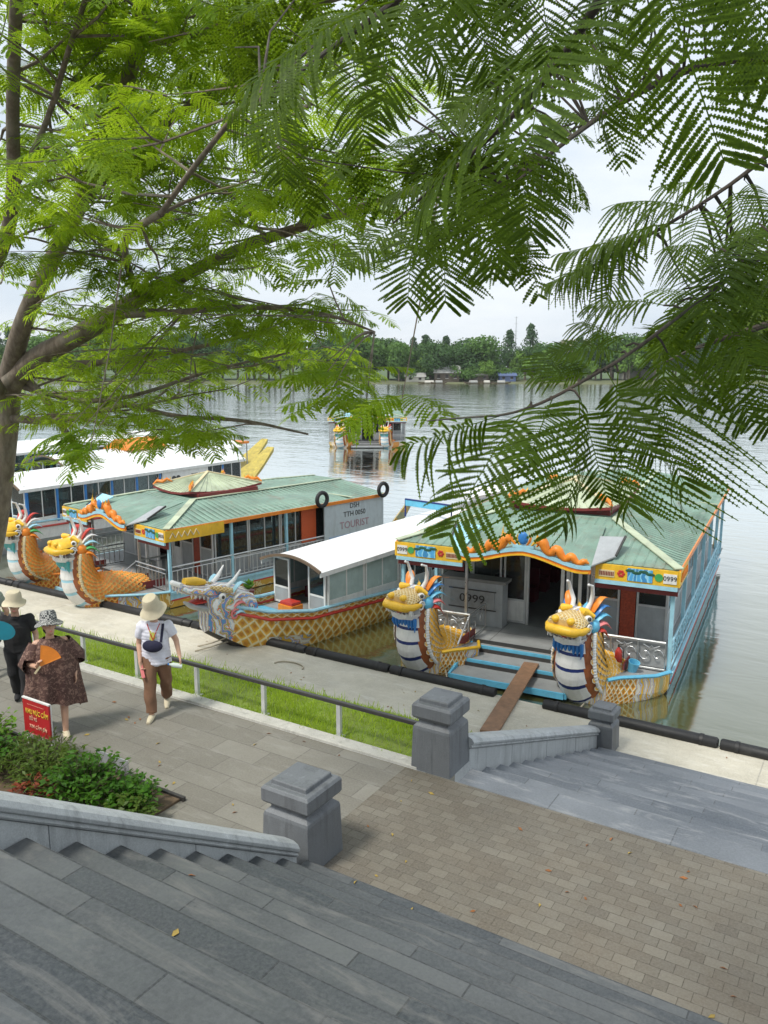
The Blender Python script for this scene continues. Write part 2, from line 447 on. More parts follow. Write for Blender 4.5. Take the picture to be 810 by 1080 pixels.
def leaf_mat(name, c1, c2, trans, tw=.45, rough=.5):
    m, nt, b = new_mat(name)
    out = nt.nodes['Material Output']
    n = noise(nt, coord(nt), 1.3, 3); g = nt.nodes.new('ShaderNodeNewGeometry')
    f = nd(nt, 'ShaderNodeMath', operation='MULTIPLY_ADD'); lk(nt, g.outputs['Random Per Island'], f.inputs[0]); f.inputs[1].default_value = .55
    lk(nt, mapr(nt, n, .3, .7, 0, .45), f.inputs[2])
    c = mixc(nt, f.outputs[0], c1, c2)
    lk(nt, c, b.inputs['Base Color']); b.inputs['Roughness'].default_value = rough; b.inputs['Specular IOR Level'].default_value = .15
    t = nt.nodes.new('ShaderNodeBsdfTranslucent'); lk(nt, mixc(nt, f.outputs[0], [q * .8 for q in trans], [q * 1.2 for q in trans]), t.inputs[0])
    mx = nt.nodes.new('ShaderNodeMixShader'); mx.inputs[0].default_value = tw
    lk(nt, b.outputs[0], mx.inputs[1]); lk(nt, t.outputs[0], mx.inputs[2]); lk(nt, mx.outputs[0], out.inputs[0])
    return m

def np_mesh(name, quads, m, parent=None, uvcol=None):
    """quads: (N,4,3) array -> one mesh object"""
    q = np.asarray(quads, dtype=np.float32); n = len(q)
    me = bpy.data.meshes.new(name)
    me.vertices.add(n * 4); me.loops.add(n * 4); me.polygons.add(n)
    me.vertices.foreach_set('co', q.reshape(-1)); me.loops.foreach_set('vertex_index', np.arange(n * 4, dtype=np.int32))
    me.polygons.foreach_set('loop_start', np.arange(0, n * 4, 4, dtype=np.int32)); me.polygons.foreach_set('loop_total', np.full(n, 4, dtype=np.int32))
    me.materials.append(m); me.update(calc_edges=True); me.validate()
    o = bpy.data.objects.new(name, me); COL.objects.link(o)
    if parent: o.parent = parent
    return o

GRASSM = leaf_mat('grass_blades', (.22, .35, .022), (.38, .48, .05), (.45, .60, .06), .4)
def blades(n, xs, ys, zf, h0, h1, w, lean=.5):
    x = rng.uniform(*xs, n); y = rng.uniform(*ys, n); z = zf(x, y)
    h = rng.uniform(h0, h1, n); a = rng.uniform(0, 2 * PI, n); l = rng.uniform(.1, lean, n) * h; a2 = rng.uniform(0, 2 * PI, n)
    dx, dy = np.cos(a) * w, np.sin(a) * w
    lx, ly = np.cos(a2) * l, np.sin(a2) * l
    q = np.zeros((n, 4, 3))
    q[:, 0] = np.stack([x - dx, y - dy, z], 1); q[:, 1] = np.stack([x + dx, y + dy, z], 1)
    q[:, 2] = np.stack([x + lx + dx * .3, y + ly + dy * .3, z + h], 1); q[:, 3] = np.stack([x + lx - dx * .3, y + ly - dy * .3, z + h], 1)
    return q
def zverge(x, y):
    t = np.clip((y - 8.145) / 1.5, 0, 1)
    return -.04 - .16 * t ** 1.5 - .1 * np.maximum(0, t - .8) / .2
g1 = blades(60000, (-26, -4.45), (8.16, 9.62), zverge, .03, .09, .006)
patch = np.sin(g1[:, 0, 0] * 1.7) + np.sin(g1[:, 0, 0] * .63 + g1[:, 0, 1] * 4) + rng.normal(0, .7, len(g1))
g1 = g1[patch > -.95]
g1 = np.concatenate([g1, blades(2600, (-26, -4.45), (8.15, 9.6), zverge, .10, .20, .008, .9), blades(1500, (-26, -4.45), (8.10, 8.2), zverge, .05, .12, .007, 1.2)])
tag(np_mesh('verge_grass', g1, GRASSM), kind='stuff', label='bright green grass growing behind the low railing', cat='grass')

# --- water: one sheet to the horizon
m, nt, bs = new_mat('river_water')
bs.inputs['Base Color'].default_value = (.085, .085, .030, 1); bs.inputs['Roughness'].default_value = .5; bs.inputs['Specular IOR Level'].default_value = 0.
v = coord(nt, scale=(1, 1, 1)); 
n1 = noise(nt, coord(nt, scale=(.5, 1.1, 1), rot=(0, 0, R(32))), 1.1, 3, .55, .4); n2 = noise(nt, coord(nt, scale=(.35, 1.2, 1), rot=(0, 0, R(25))), .16, 2, .5)
ad = nd(nt, 'ShaderNodeMath', operation='MULTIPLY_ADD'); lk(nt, n2, ad.inputs[0]); ad.inputs[1].default_value = 2.2; lk(nt, n1, ad.inputs[2])
gl = nd(nt, 'ShaderNodeBsdfGlossy', Roughness=.09, Color=(.94, .97, .95, 1)); fr = nd(nt, 'ShaderNodeFresnel', IOR=1.55)
bp = nd(nt, 'ShaderNodeBump', Strength=.20, Distance=.12)
sx_ = nt.nodes.new('ShaderNodeSeparateXYZ'); lk(nt, coord(nt), sx_.inputs[0]); lk(nt, mapr(nt, sx_.outputs[1], 22, 110, .11, .7), bp.inputs['Strength'])
for q in (gl, fr, bs): lk(nt, bp.outputs[0], q.inputs['Normal'])
lk(nt, ad.outputs[0], bp.inputs['Height'])
mx = nt.nodes.new('ShaderNodeMixShader'); lk(nt, mapr(nt, fr.outputs[0], .03, .42, .05, .98), mx.inputs[0]); lk(nt, bs.outputs[0], mx.inputs[1]); lk(nt, gl.outputs[0], mx.inputs[2]); lk(nt, mx.outputs[0], nt.nodes['Material Output'].inputs[0])
WATER = m
b = MB(); b.add([(-1500, 13.0, ZW), (1500, 13.0, ZW), (1500, 1500, ZW), (-1500, 1500, ZW)], [(0, 1, 2, 3)], WATER)
tag(b.build('river_water'), kind='structure')

# --- black rubber fender pipes along the quay edge
edges = [-30.0, -26.2, -22.4, -18.6, -14.9, -11.2, -8.9, -6.35, -5.35, -2.05, 1.5, 5.2]
for i in range(len(edges) - 1):
    a, c = edges[i], edges[i + 1]
    if i == 7: continue
    b = MB(); r = .115; y, z = 14.64, ZQ + .05
    b.tube([(a + .02, y, z), (a + .05, y, z), (c - .05, y, z), (c - .02, y, z)], [r * .8, r, r, r * .8], BLACK, 14)
    for q in (a + .3, c - .3): b.tube([(q - .03, y, z), (q + .03, y, z)], r + .012, BLACK, 14)
    lab = {3: 'black rubber fender pipe below the left green-roofed boat', 4: 'black rubber fender pipe crossing in front of the swirl-painted single-dragon boat', 5: 'black rubber fender pipe between the single-dragon boat and the wide front boat', 6: 'black rubber fender pipe just in front of the left blue-banded dragon',
           8: 'black rubber fender pipe between the gangplank and the small stone bollard', 9: 'black rubber fender pipe lying past the small stone bollard, at the right edge'}
    tag(b.build('fender_pipe', smooth=True), lab.get(i, 'black rubber fender pipe outside the run beside the boats'), 'fender', 'fender pipes along the quay edge')

# --- bollard pillars
def bollard(x, y, z0, s, h, label):
    b = MB()
    prof = [(.285, 0), (.270, h * .58), (.262, h * .615), (.215, h * .665), (.215, h * .69), (.268, h * .735), (.282, h * .76), (.282, h * .90), (.262, h * .935), (.212, h * .94), (.208, h * .99), (.198, h), (.0, h)]
    rings = []
    for r, z in prof:
        r *= s; k = max(0.0001, r)
        rings.append([(-k, -k, z), (k, -k, z), (k, k, z), (-k, k, z)])
    b.loft(rings, BOLST)
    return tag(b.build('stone_bollard', loc=(x, y, z0), bevel=.012), label, 'bollard', 'stone bollards at the stair balustrades')
bollard(-4.56, 5.84, 0, 1.0, .86, 'dark stone bollard at the foot of the near balustrade')
bollard(-4.27, 8.2, 0, .92, .90, 'dark stone bollard where the black handrail ends')
bollard(-3.80, 13.5, ZQ, .80, .82, 'small dark stone bollard at the bottom of the river stairs')

# --- balustrades
def balustrade(name, p0, p1, zb0, zb1, zt0, zt1, th, label, cap=.13):
    """solid sloping stone panel from p0 to p1 with a rounded coping"""
    b = MB(); p0, p1 = Vector(p0 + (0,)), Vector(p1 + (0,)); d = (p1 - p0).normalized(); n = Vector((-d.y, d.x, 0))
    pts = [p0 + Vector((0, 0, zb0)), p1 + Vector((0, 0, zb1)), p1 + Vector((0, 0, zt1)), p0 + Vector((0, 0, zt0))]
    b.prism([q - n * th / 2 for q in pts], n * th, GRANITE)
    root = b.build(name, bevel=.008)
    c = MB()
    prof = [(-.62, -.5), (.62, -.5), (.70, -.3), (.62, -.1), (.78, .05), (.82, .35), (.68, .75), (.35, .98), (-.35, .98), (-.68, .75), (-.82, .35), (-.78, .05), (-.62, -.1), (-.70, -.3)]
    c.loft([[q + n * (a * th * .95) + Vector((0, 0, e * cap)) for a, e in prof] for q in (pts[3] + Vector((0, 0, .06)), pts[2] + Vector((0, 0, .06)))], GRANITE)
    c.build('coping', root, bevel=.004)
    j = MB()
    L = (p1 - p0).length; kx = 1
    while kx * 1.25 < L - .3:
        t = kx * 1.25 / L; q = p0.lerp(p1, t); zl = zb0 + (zb1 - zb0) * t; zh = zt0 + (zt1 - zt0) * t
        j.bar(q + Vector((0, 0, zl)) , q + Vector((0, 0, zh)), .006, th + .004, BOLST, up=tuple(n)); kx += 1
    if j.v: j.build('panel_joint', root)
    return tag(root, label, 'balustrade', 'stone balustrades beside the stairs')
sl = STEP_H / TREAD
balustrade('stair_balustrade', (-4.38, 5.40), (-4.38, -.2), -.05, (5.53 + .2) * sl - .1, .31, .31 + 5.60 * .645, .17, 'pale stone balustrade sloping down the near stairs to the tall bollard', cap=.105)
balustrade('stair_balustrade', (-4.10, 8.46), (-3.94, 13.28), -.45, -1.95, .17, -1.58, .20, 'short stained pale balustrade between the handrail bollard and the small bollard', cap=.10)

# --- low black railing along the verge
root = empty('handrail', (-4.45, 8.2, 0))
b = MB(); b.bar((0, 0, .455), (-40, .25, .455), .06, .05, DARKM); b.build('top_rail', root, bevel=.008)
for k in range(30):
    x = -1.32 - 1.28 * k
    b = MB(); y = .25 * -x / 40
    b.box((x - .03, y - .025, -.02), (x + .03, y + .025, .43), ALU); b.box((x - .06, y - .055, -.02), (x + .06, y + .055, .0), ALU)
    b.build('post', root)
tag(root, 'long low handrail with a black top rail and pale square posts beside the grass', 'railing')
# pipe rail beside the quay steps at far left
root = empty('pipe_handrail', (-14.6, 9.0, -.1))
b = MB(); b.tube([(0, 0, -.1), (0, 0, .8), (-.05, .05, .86), (-3.2, 1.6, .95)], .035, STEEL, 8); b.build('rail', root, True)
b = MB(); b.tube([(0, .02, .4), (-3.0, 1.5, .5)], .02, STEEL, 8); b.build('lower_rail', root, True)
b = MB(); b.tube([(-1.6, .8, -1.3), (-1.6, .8, .9)], .03, STEEL, 8); b.build('post', root, True)
tag(root, 'grey steel pipe handrail between the left tree and the dragon boats', 'handrail')
b = MB(); b.tube([(0, 0, 0), (.03, 0, .45), (.0, 0, .8)], [.09, .08, .085], paint('bare_wood', (.30, .24, .17), .8, .3, .3, 8), 9)
b.tube([(0, 0, .7), (-.18, 0, 1.0), (-.3, 0, 1.25)], [.07, .055, .05], MATS['bare_wood'], 8); b.tube([(0, 0, .72), (.12, 0, .98)], [.06, .05], MATS['bare_wood'], 8)
tag(b.build('wooden_prop', smooth=True, loc=(-15.1, 9.35, -.3)), 'short forked wooden post behind the railing at far left', 'post')
# ================================================================ BOATS
def clip_line(poly, ax, c):
    """segment of the convex polygon (3D points) cut by x=c (ax 0) or y=c (ax 1)"""
    out = []
    for i in range(len(poly)):
        p, q = Vector(poly[i]), Vector(poly[(i + 1) % len(poly)])
        a, b = p[ax] - c, q[ax] - c
        if a * b < 0: out.append(p.lerp(q, a / (a - b)))
    return out if len(out) == 2 else None

def roof_plane(b, poly, m, ax, step=.2, r=.02, th=.03):
    P = [Vector(p) for p in poly]; n = (P[1] - P[0]).cross(P[2] - P[0]).normalized()
    if n.z < 0: n = -n
    b.prism(P, -n * th, m)
    lo, hi = min(p[ax] for p in P), max(p[ax] for p in P); c = lo + step * .5
    while c < hi:
        s = clip_line(P, ax, c)
        if s and (s[1] - s[0]).length > .08:
            w = Vector((0, 0, 0)); w[ax] = r * 1.5
            p, q = s
            b.add([p - w, p + w, p + n * r, q - w, q + w, q + n * r], [(0, 1, 2), (5, 4, 3), (1, 4, 5, 2), (3, 0, 2, 5)], m)
        c += step

def flame(b, base, direc, up, L, w, m, curl=.35, n=7):
    base, d, u = Vector(base), Vector(direc).normalized(), Vector(up).normalized()
    pts = []; rs = []
    for i in range(n + 1):
        t = i / n
        pts.append(base + d * (L * t) + u * (math.sin(t * PI * 1.3) * curl * L * .5 * (1 if t < .75 else .8)))
        rs.append(w * (math.sin(min(1, t * 1.25 + .22) * PI) ** .8 * .9 + .02) if t < 1 else .004)
    b.tube(pts, rs, m, 6, flat=.5)

def dragon(parent, x, s, pal, flipx=1, y0=0, z0=0, turn=0.):
    """a dragon figurehead: scaled neck rising from the bow, banded belly, head with horns and mane"""
    d = empty('dragon_figurehead', (x, y0, z0)); d.parent = parent; d.scale = (s * flipx, s, s); d.rotation_euler.z = turn
    S, belly_a, belly_b = pal['scale'], WHITE, pal['band']
    # neck path (y back positive), with radii across (x) and along
    path = [(.75, .22, .26, .30), (.3, .22, .36, .40), (-.2, .26, .43, .54), (-.72, .30, .45, .56), (-1.12, .42, .45, .54), (-1.36, .68, .44, .50), (-1.44, 1.02, .42, .44), (-1.43, 1.36, .39, .38), (-1.38, 1.62, .36, .33)]
    rings = []; n = 20
    pts = [Vector((0, p[0], p[1])) for p in path]
    fine = []
    for i in range(len(path) - 1):
        for k in range(3):
            t = k / 3; fine.append([path[i][q] * (1 - t) + path[i + 1][q] * t for q in range(4)])
    fine.append(list(path[-1]))
    for it in range(2):
        fine = [fine[0]] + [[(fine[i - 1][q] + 2 * fine[i][q] + fine[i + 1][q]) / 4 for q in range(4)] for i in range(1, len(fine) - 1)] + [fine[-1]]
    belly = []; fr = []
    for i, (y, z, rx, ry) in enumerate(fine):
        a = Vector((0, fine[min(i + 1, len(fine) - 1)][0] - fine[max(i - 1, 0)][0], fine[min(i + 1, len(fine) - 1)][1] - fine[max(i - 1, 0)][1])).normalized()
        front = Vector((0, -a.z, a.y)) * -1     # perpendicular, towards belly
        if front.y > 0 and front.z > 0: front = -front
        c = Vector((0, y, z)); X = Vector((1, 0, 0))
        front = Vector((0, -abs(a.z), -abs(a.y)) if True else front)
        front = (front - a * front.dot(a)).normalized()
        rings.append([c + X * (math.sin(2 * PI * j / n) * rx * (1 + .52 * (1 + math.cos(2 * PI * j / n)) * .5)) - front * (math.cos(2 * PI * j / n) * ry) for j in range(n)])
        belly.append((c, X, front, rx, ry, a))
    b = MB(); b.loft(rings, paint('scale_shadow_red', (.34, .10, .03), .5, .3, .3, 10))
    # overlapping carved scales over flanks and back
    nr = 31
    for ri in range(nr):
        fi = 1.2 + (len(belly) - 2.4) * ri / (nr - 1); i0 = int(fi); tt = fi - i0
        c0, X, f0, rx0, ry0, a0 = belly[i0]; c1, _, f1, rx1, ry1, a1 = belly[min(i0 + 1, len(belly) - 1)]
        c, f, a = c0.lerp(c1, tt), f0.lerp(f1, tt).normalized(), a0.lerp(a1, tt).normalized(); rx, ry = rx0 * (1 - tt) + rx1 * tt, ry0 * (1 - tt) + ry1 * tt
        m_ = 15
        for k in range(m_):
            th = R(-120) + R(240) * (k + (.5 if ri % 2 else 0)) / m_
            wx = rx * (1 + .52 * (1 + math.cos(th)) * .5)
            p = c + X * (math.sin(th) * wx) - f * (math.cos(th) * ry); nn_ = (X * (math.sin(th) / wx) - f * (math.cos(th) / ry)).normalized()
            s_ = a.cross(nn_).normalized(); t_ = -a; w_ = R(240) / m_ * (wx + ry) / 2 * .56; L_ = .135
            for q_, lift_, mm_ in ((1., 0., pal['edge']), (.70, .007, pal['cell'])):
                b.add([p + s_ * w_ * q_ * e + t_ * (L_ * (g - .3) * q_) + nn_ * (.006 + lift_ + .032 * g) for e, g in ((-.75, 0), (-1, .45), (-.6, .82), (0, 1.), (.6, .82), (1, .45), (.75, 0))], [(0, 1, 2, 3, 4, 5, 6)], mm_)
    b.build('neck', d)
    # belly plates, each one banded
    b = MB(); m = 9; seq = belly[4:]
    def arc(e, k, q=1.03):
        c, X, f, rx, ry, a = e
        t = R(62) * (2 * k / (m - 1) - 1)
        return c + X * (math.sin(t) * rx * q) + f * (math.cos(t) * ry * q)
    fineb = []
    for i in range(len(seq) - 1):
        for k in range(4):
            t = k / 4; fineb.append((seq[i][0].lerp(seq[i + 1][0], t), seq[i][1], seq[i][2].lerp(seq[i + 1][2], t).normalized(), seq[i][3] * (1 - t) + seq[i + 1][3] * t, seq[i][4] * (1 - t) + seq[i + 1][4] * t, seq[i][5]))
    for i in range(len(fineb) - 1):
        band = (i % 9) >= 7
        q = 1.055 - .025 * ((i % 9) / 9)
        r0 = [arc(fineb[i], k, q) for k in range(m)]; r1 = [arc(fineb[i + 1], k, q - .003) for k in range(m)]
        b.loft([r0, r1], belly_b if band else (belly_a if (i // 9) % 5 != 9 else LTBLUE), cap=False, closed=False)
    b.build('belly', d)
    # scalloped white frill down both edges of the belly
    for sgn in (-1, 1):
        b = MB()
        for i in range(0, len(fineb), 2):
            c, X, f, rx, ry, a = fineb[i]; t = R(72) * sgn
            p = c + X * (math.sin(t) * rx * 1.20) + f * (math.cos(t) * ry * 1.06)
            b.ball(p, (.045, .06, .05), pal['frill'], 7, 5)
        b.build('fringe', d, True)
    # dorsal fins
    for i in range(3, len(belly) - 2, 2):
        b = MB(); c, X, f, rx, ry, a = belly[i]
        flame(b, c - f * ry * .9, (-f + a * .2), a, .22, .06, pal['fin'], .5, 4); b.build('dorsal_fin', d, True)
    # ---- head
    h = MB(); hz, hy = 1.72, -1.40
    def sec(y, z, w, up, dn, n=14): 
        return [Vector((math.cos(2 * PI * j / n) * w, hy - y, hz + z + (up if math.sin(2 * PI * j / n) > 0 else dn) * math.sin(2 * PI * j / n))) for j in range(n)]
    h.loft([sec(-.30, .02, .20, .16, .16), sec(-.18, .06, .33, .26, .24), sec(.02, .10, .37, .29, .24), sec(.2, .12, .36, .24, .16)], pal['face'])
    h.loft([sec(.12, .16, .36, .20, .06), sec(.3, .15, .36, .18, .05), sec(.46, .14, .40, .20, .06), sec(.60, .14, .40, .19, .07), sec(.68, .13, .32, .12, .05)], pal['snout'])
    # rolled upper lip, brow ridges, nostrils
    h.tube([(-.37, hy - .30, hz + .04), (-.385, hy - .55, hz + .05), (-.28, hy - .72, hz + .04), (0, hy - .76, hz + .05), (.28, hy - .72, hz + .04), (.385, hy - .55, hz + .05), (.37, hy - .30, hz + .04)], [.05, .085, .095, .10, .095, .085, .05], pal['lip'], 10)
    for q in (-1, 1):
        h.tube([(q * .10, hy - .12, hz + .36), (q * .26, hy - .22, hz + .36), (q * .39, hy - .10, hz + .26)], [.05, .085, .04], pal['lip'], 8)
        h.ball((q * .17, hy - .66, hz + .24), (.09, .09, .075), pal['lip'], 8, 6)
        h.ball((q * .37, hy - .02, hz + .02), (.09, .17, .15), pal['cheek'], 9, 6)
    h.box((-.33, hy - .60, hz - .04), (.33, hy - .05, hz + .02), DARKIN)
    ho = h.build('head', d, True); hs = 1.12
    j = MB()
    j.loft([[Vector((q * .33 * w, hy - y, hz + z + k)) for q, k in ((-1, .05), (-.8, -.08), (0, -.12), (.8, -.08), (1, .05), (.7, .02), (-.7, .02))] for y, z, w in ((.0, -.20, .9), (.25, -.22, 1.), (.48, -.21, 1.0), (.62, -.17, .75))], pal['jaw'])
    j.build('jaw', d, True)
    t = MB()
    for q in range(9):
        xx = -.30 + .6 * q / 8; yy = hy - .62 + .10 * abs(q - 4) / 4 * 1.4
        for z, dz in ((hz + .0, -.10), (hz - .18, .09)):
            t.tube([(xx, yy, z), (xx, yy, z + dz)], [.026, .004], WHITE, 6)
    for q in (-1, 1): t.tube([(q * .36, hy - .6, hz + .02), (q * .37, hy - .62, hz - .17)], [.04, .005], WHITE, 6)
    t.build('teeth', d)
    t = MB(); t.ball((0, hy - .42, hz - .11), (.13, .26, .03), RED, 8, 5); t.build('tongue', d, True)
    for q in (-1, 1):
        e = MB(); e.ball((q * .31, hy - .22, hz + .22), .085, WHITE, 10, 7); e.ball((q * .365, hy - .26, hz + .235), .045, DARKM, 8, 6); e.build('eye', d, True)
        e = MB(); e.tube([(q * .16, hy - .02, hz + .30), (q * .20, hy + .10, hz + .48), (q * .25, hy + .06, hz + .68), (q * .27, hy + .0, hz + .86), (q * .24, hy - .10, hz + .90)], [.055, .048, .04, .03, .02], WHITE, 8)
        e.ball((q * .24, hy - .11, hz + .90), .03, WHITE, 7, 5); e.build('horn', d, True)
        e = MB()
        for i, (mm, dz, dy, L) in enumerate(zip(pal['mane'], (.30, .20, .10, .0, -.10), (.12, .16, .18, .2, .2), (.62, .62, .62, .62, .56))):
            e = MB(); flame(e, (q * (.26 + .03 * i), hy + .06, hz + dz), (q * (.42 - .02 * i), .8, .55 - .28 * i), (0, -.2, 1), L, .115, mm, .45); e.build('mane_flame', d, True)
        e = MB(); flame(e, (q * .30, hy + .1, hz - .12), (q * .30, .75, -.75), (0, .3, .6), .34, .08, pal['ear'], .4); e.build('ear', d, True)
    b = MB()
    for i in range(8):
        xx = -.30 + .6 * i / 7
        b.tube([(xx, hy - .42, hz - .27), (xx * 1.05, hy - .43, hz - .42), (xx * .95, hy - .40, hz - .55 - .05 * (i % 2))], [.05, .045, .006], pal['beard'], 6)
    b.build('beard', d, True)
    for i in range(11):
        an = R(-35 + 250 * i / 10); e = MB()
        flame(e, (math.cos(an) * .30, hy + .16, hz + .05 + math.sin(an) * .24), (math.cos(an) * .8, .75, math.sin(an) * .7), (0, 1, 0), .26, .055, (YELLOW, ORANGE, pal['cheek'])[i % 3], .4, 5); e.build('ruff_flame', d, True)
    for q in (-1, 1):
        e = MB(); pts = [(q * (.385 + .01 * t / 14), hy - .30 + .12 * math.cos(t * .75) * (1 - t * .055), hz + .02 + .12 * math.sin(t * .75) * (1 - t * .055)) for t in range(14)]
        e.tube(pts, .022, WHITE, 6); e.build('cheek_curl', d, True)
        e = MB(); e.tube([(q * .30, hy - .58, hz - .16), (q * .36, hy - .66, hz - .04), (q * .37, hy - .64, hz + .12)], [.035, .028, .006], WHITE, 7); e.build('tusk', d, True)
    return d

SC_Y = paint('yellow_scale', (.80, .42, .03), .4, .3, .35, 12); SC_O = paint('orange_scale', (.78, .25, .02), .4, .3, .35, 12); SC_E = paint('pale_scale_edge', (.78, .66, .46), .5, .2, .4, 12); SC_E2 = paint('amber_scale_edge', (.74, .50, .14), .5, .2, .4, 12)
PAL_F = dict(cell=SC_Y, edge=SC_E, scale=SCALE_Y, band=NAVY, frill=WHITE, fin=YELLOW, face=SWIRL_D, snout=BUMPY, lip=YELLOW, jaw=WHITE, cheek=SKYBLUE, whisker=CREAM, mane=[ORANGE, BLUE, SKYBLUE, PINK, RED], ear=SKYBLUE, beard=BLUE)
PAL_L = dict(cell=SC_O, edge=SC_E2, scale=SCALE_O, band=LTBLUE, frill=CREAM, fin=ORANGE, face=CREAM, snout=YELLOW, lip=YELLOW, jaw=WHITE, cheek=ORANGE, whisker=WHITE, mane=[RED, WHITE, LTBLUE, GREEN, ORANGE], ear=PINK, beard=TEAL)

def lattice_panel(b, p, q, z0, z1, m, kind='curl'):
    """wrought panel between two ground points: frame plus curls, or plain balusters"""
    p, q = Vector(p), Vector(q); L = (q - p).length; d = (q - p).normalized(); Z = Vector((0, 0, 1))
    b.tube([p + Z * z1, q + Z * z1], .026, m, 6); b.tube([p + Z * z0, q + Z * z0], .018, m, 6)
    if kind == 'bars':
        b.tube([p + Z * (z1 - .12), q + Z * (z1 - .12)], .014, m, 5)
        k = int(L / .17)
        for i in range(k + 1):
            c = p + d * (L * i / k); b.bar(c + Z * z0, c + Z * (z1 - .12), .022, .022, m)
        return
    k = max(1, int(L / .55)); w = L / k
    for i in range(k):
        c = p + d * (w * (i + .5)); zc = (z0 + z1) / 2
        b.bar(p + d * (w * i) + Z * z0, p + d * (w * i) + Z * z1, .02, .02, m)
        for a, e in ((.22, .10), (-.22, .10)):
            o = c + d * (a * w); pts = []
            for t in range(11):
                th = t / 10 * 1.7 * PI + (0 if a > 0 else PI); rr = e * (1.15 - .07 * t)
                pts.append(o + d * (math.cos(th) * rr * 1.1) + Z * (zc - (z0 + z1) / 2 + (z0 + z1) / 2 + math.sin(th) * rr * 1.25))
            b.tube(pts, .011, m, 4)
        b.tube([c + d * (-.30 * w) + Z * (z1 - .09), c + d * (-.08 * w) + Z * (z1 - .15), c + Z * (z1 - .10), c + d * (.08 * w) + Z * (z1 - .15), c + d * (.30 * w) + Z * (z1 - .09)], .011, m, 4)
    b.bar(q + Z * z0, q + Z * z1, .02, .02, m)

def window_unit(parent, p, q, z0, z1, zs, frame_m=ALU, low_m=GREYP, pane_m=GLASS, outward=(1, 0), name='window'):
    """wall bay between ground points p,q: lower panel z0..zs, glazed zs..z1"""
    p, q = Vector((p[0], p[1], 0)), Vector((q[0], q[1], 0)); d = (q - p).normalized(); L = (q - p).length; Z = Vector((0, 0, 1))
    b = MB(); u = tuple(d.cross(Z))
    for e in (p + d * .025, q - d * .025): b.bar(e + Z * z0, e + Z * z1, .05, .05, frame_m, up=u)
    for z in (z0 + .03, zs, z1 - .03): b.bar(p + d * .052 + Z * z, q - d * .052 + Z * z, .045, .05, frame_m)
    mid = (p + q) / 2
    if L > 1.0: b.bar(mid + Z * (zs + .03), mid + Z * (z1 - .06), .04, .035, frame_m, up=u)
    f = b.build(name, parent)
    if zs - z0 > .15:
        g = MB(); g.bar((p + q) / 2 + Z * (z0 + .056), (p + q) / 2 + Z * (zs - .026), .02, L - .104, low_m, up=tuple(d)); g.build('lower_panel', f)
    g = MB(); g.bar((p + q) / 2 + Z * (zs + .026), (p + q) / 2 + Z * (z1 - .056), .012, L - .104, pane_m, up=tuple(d)); g.build('pane', f)
    return f

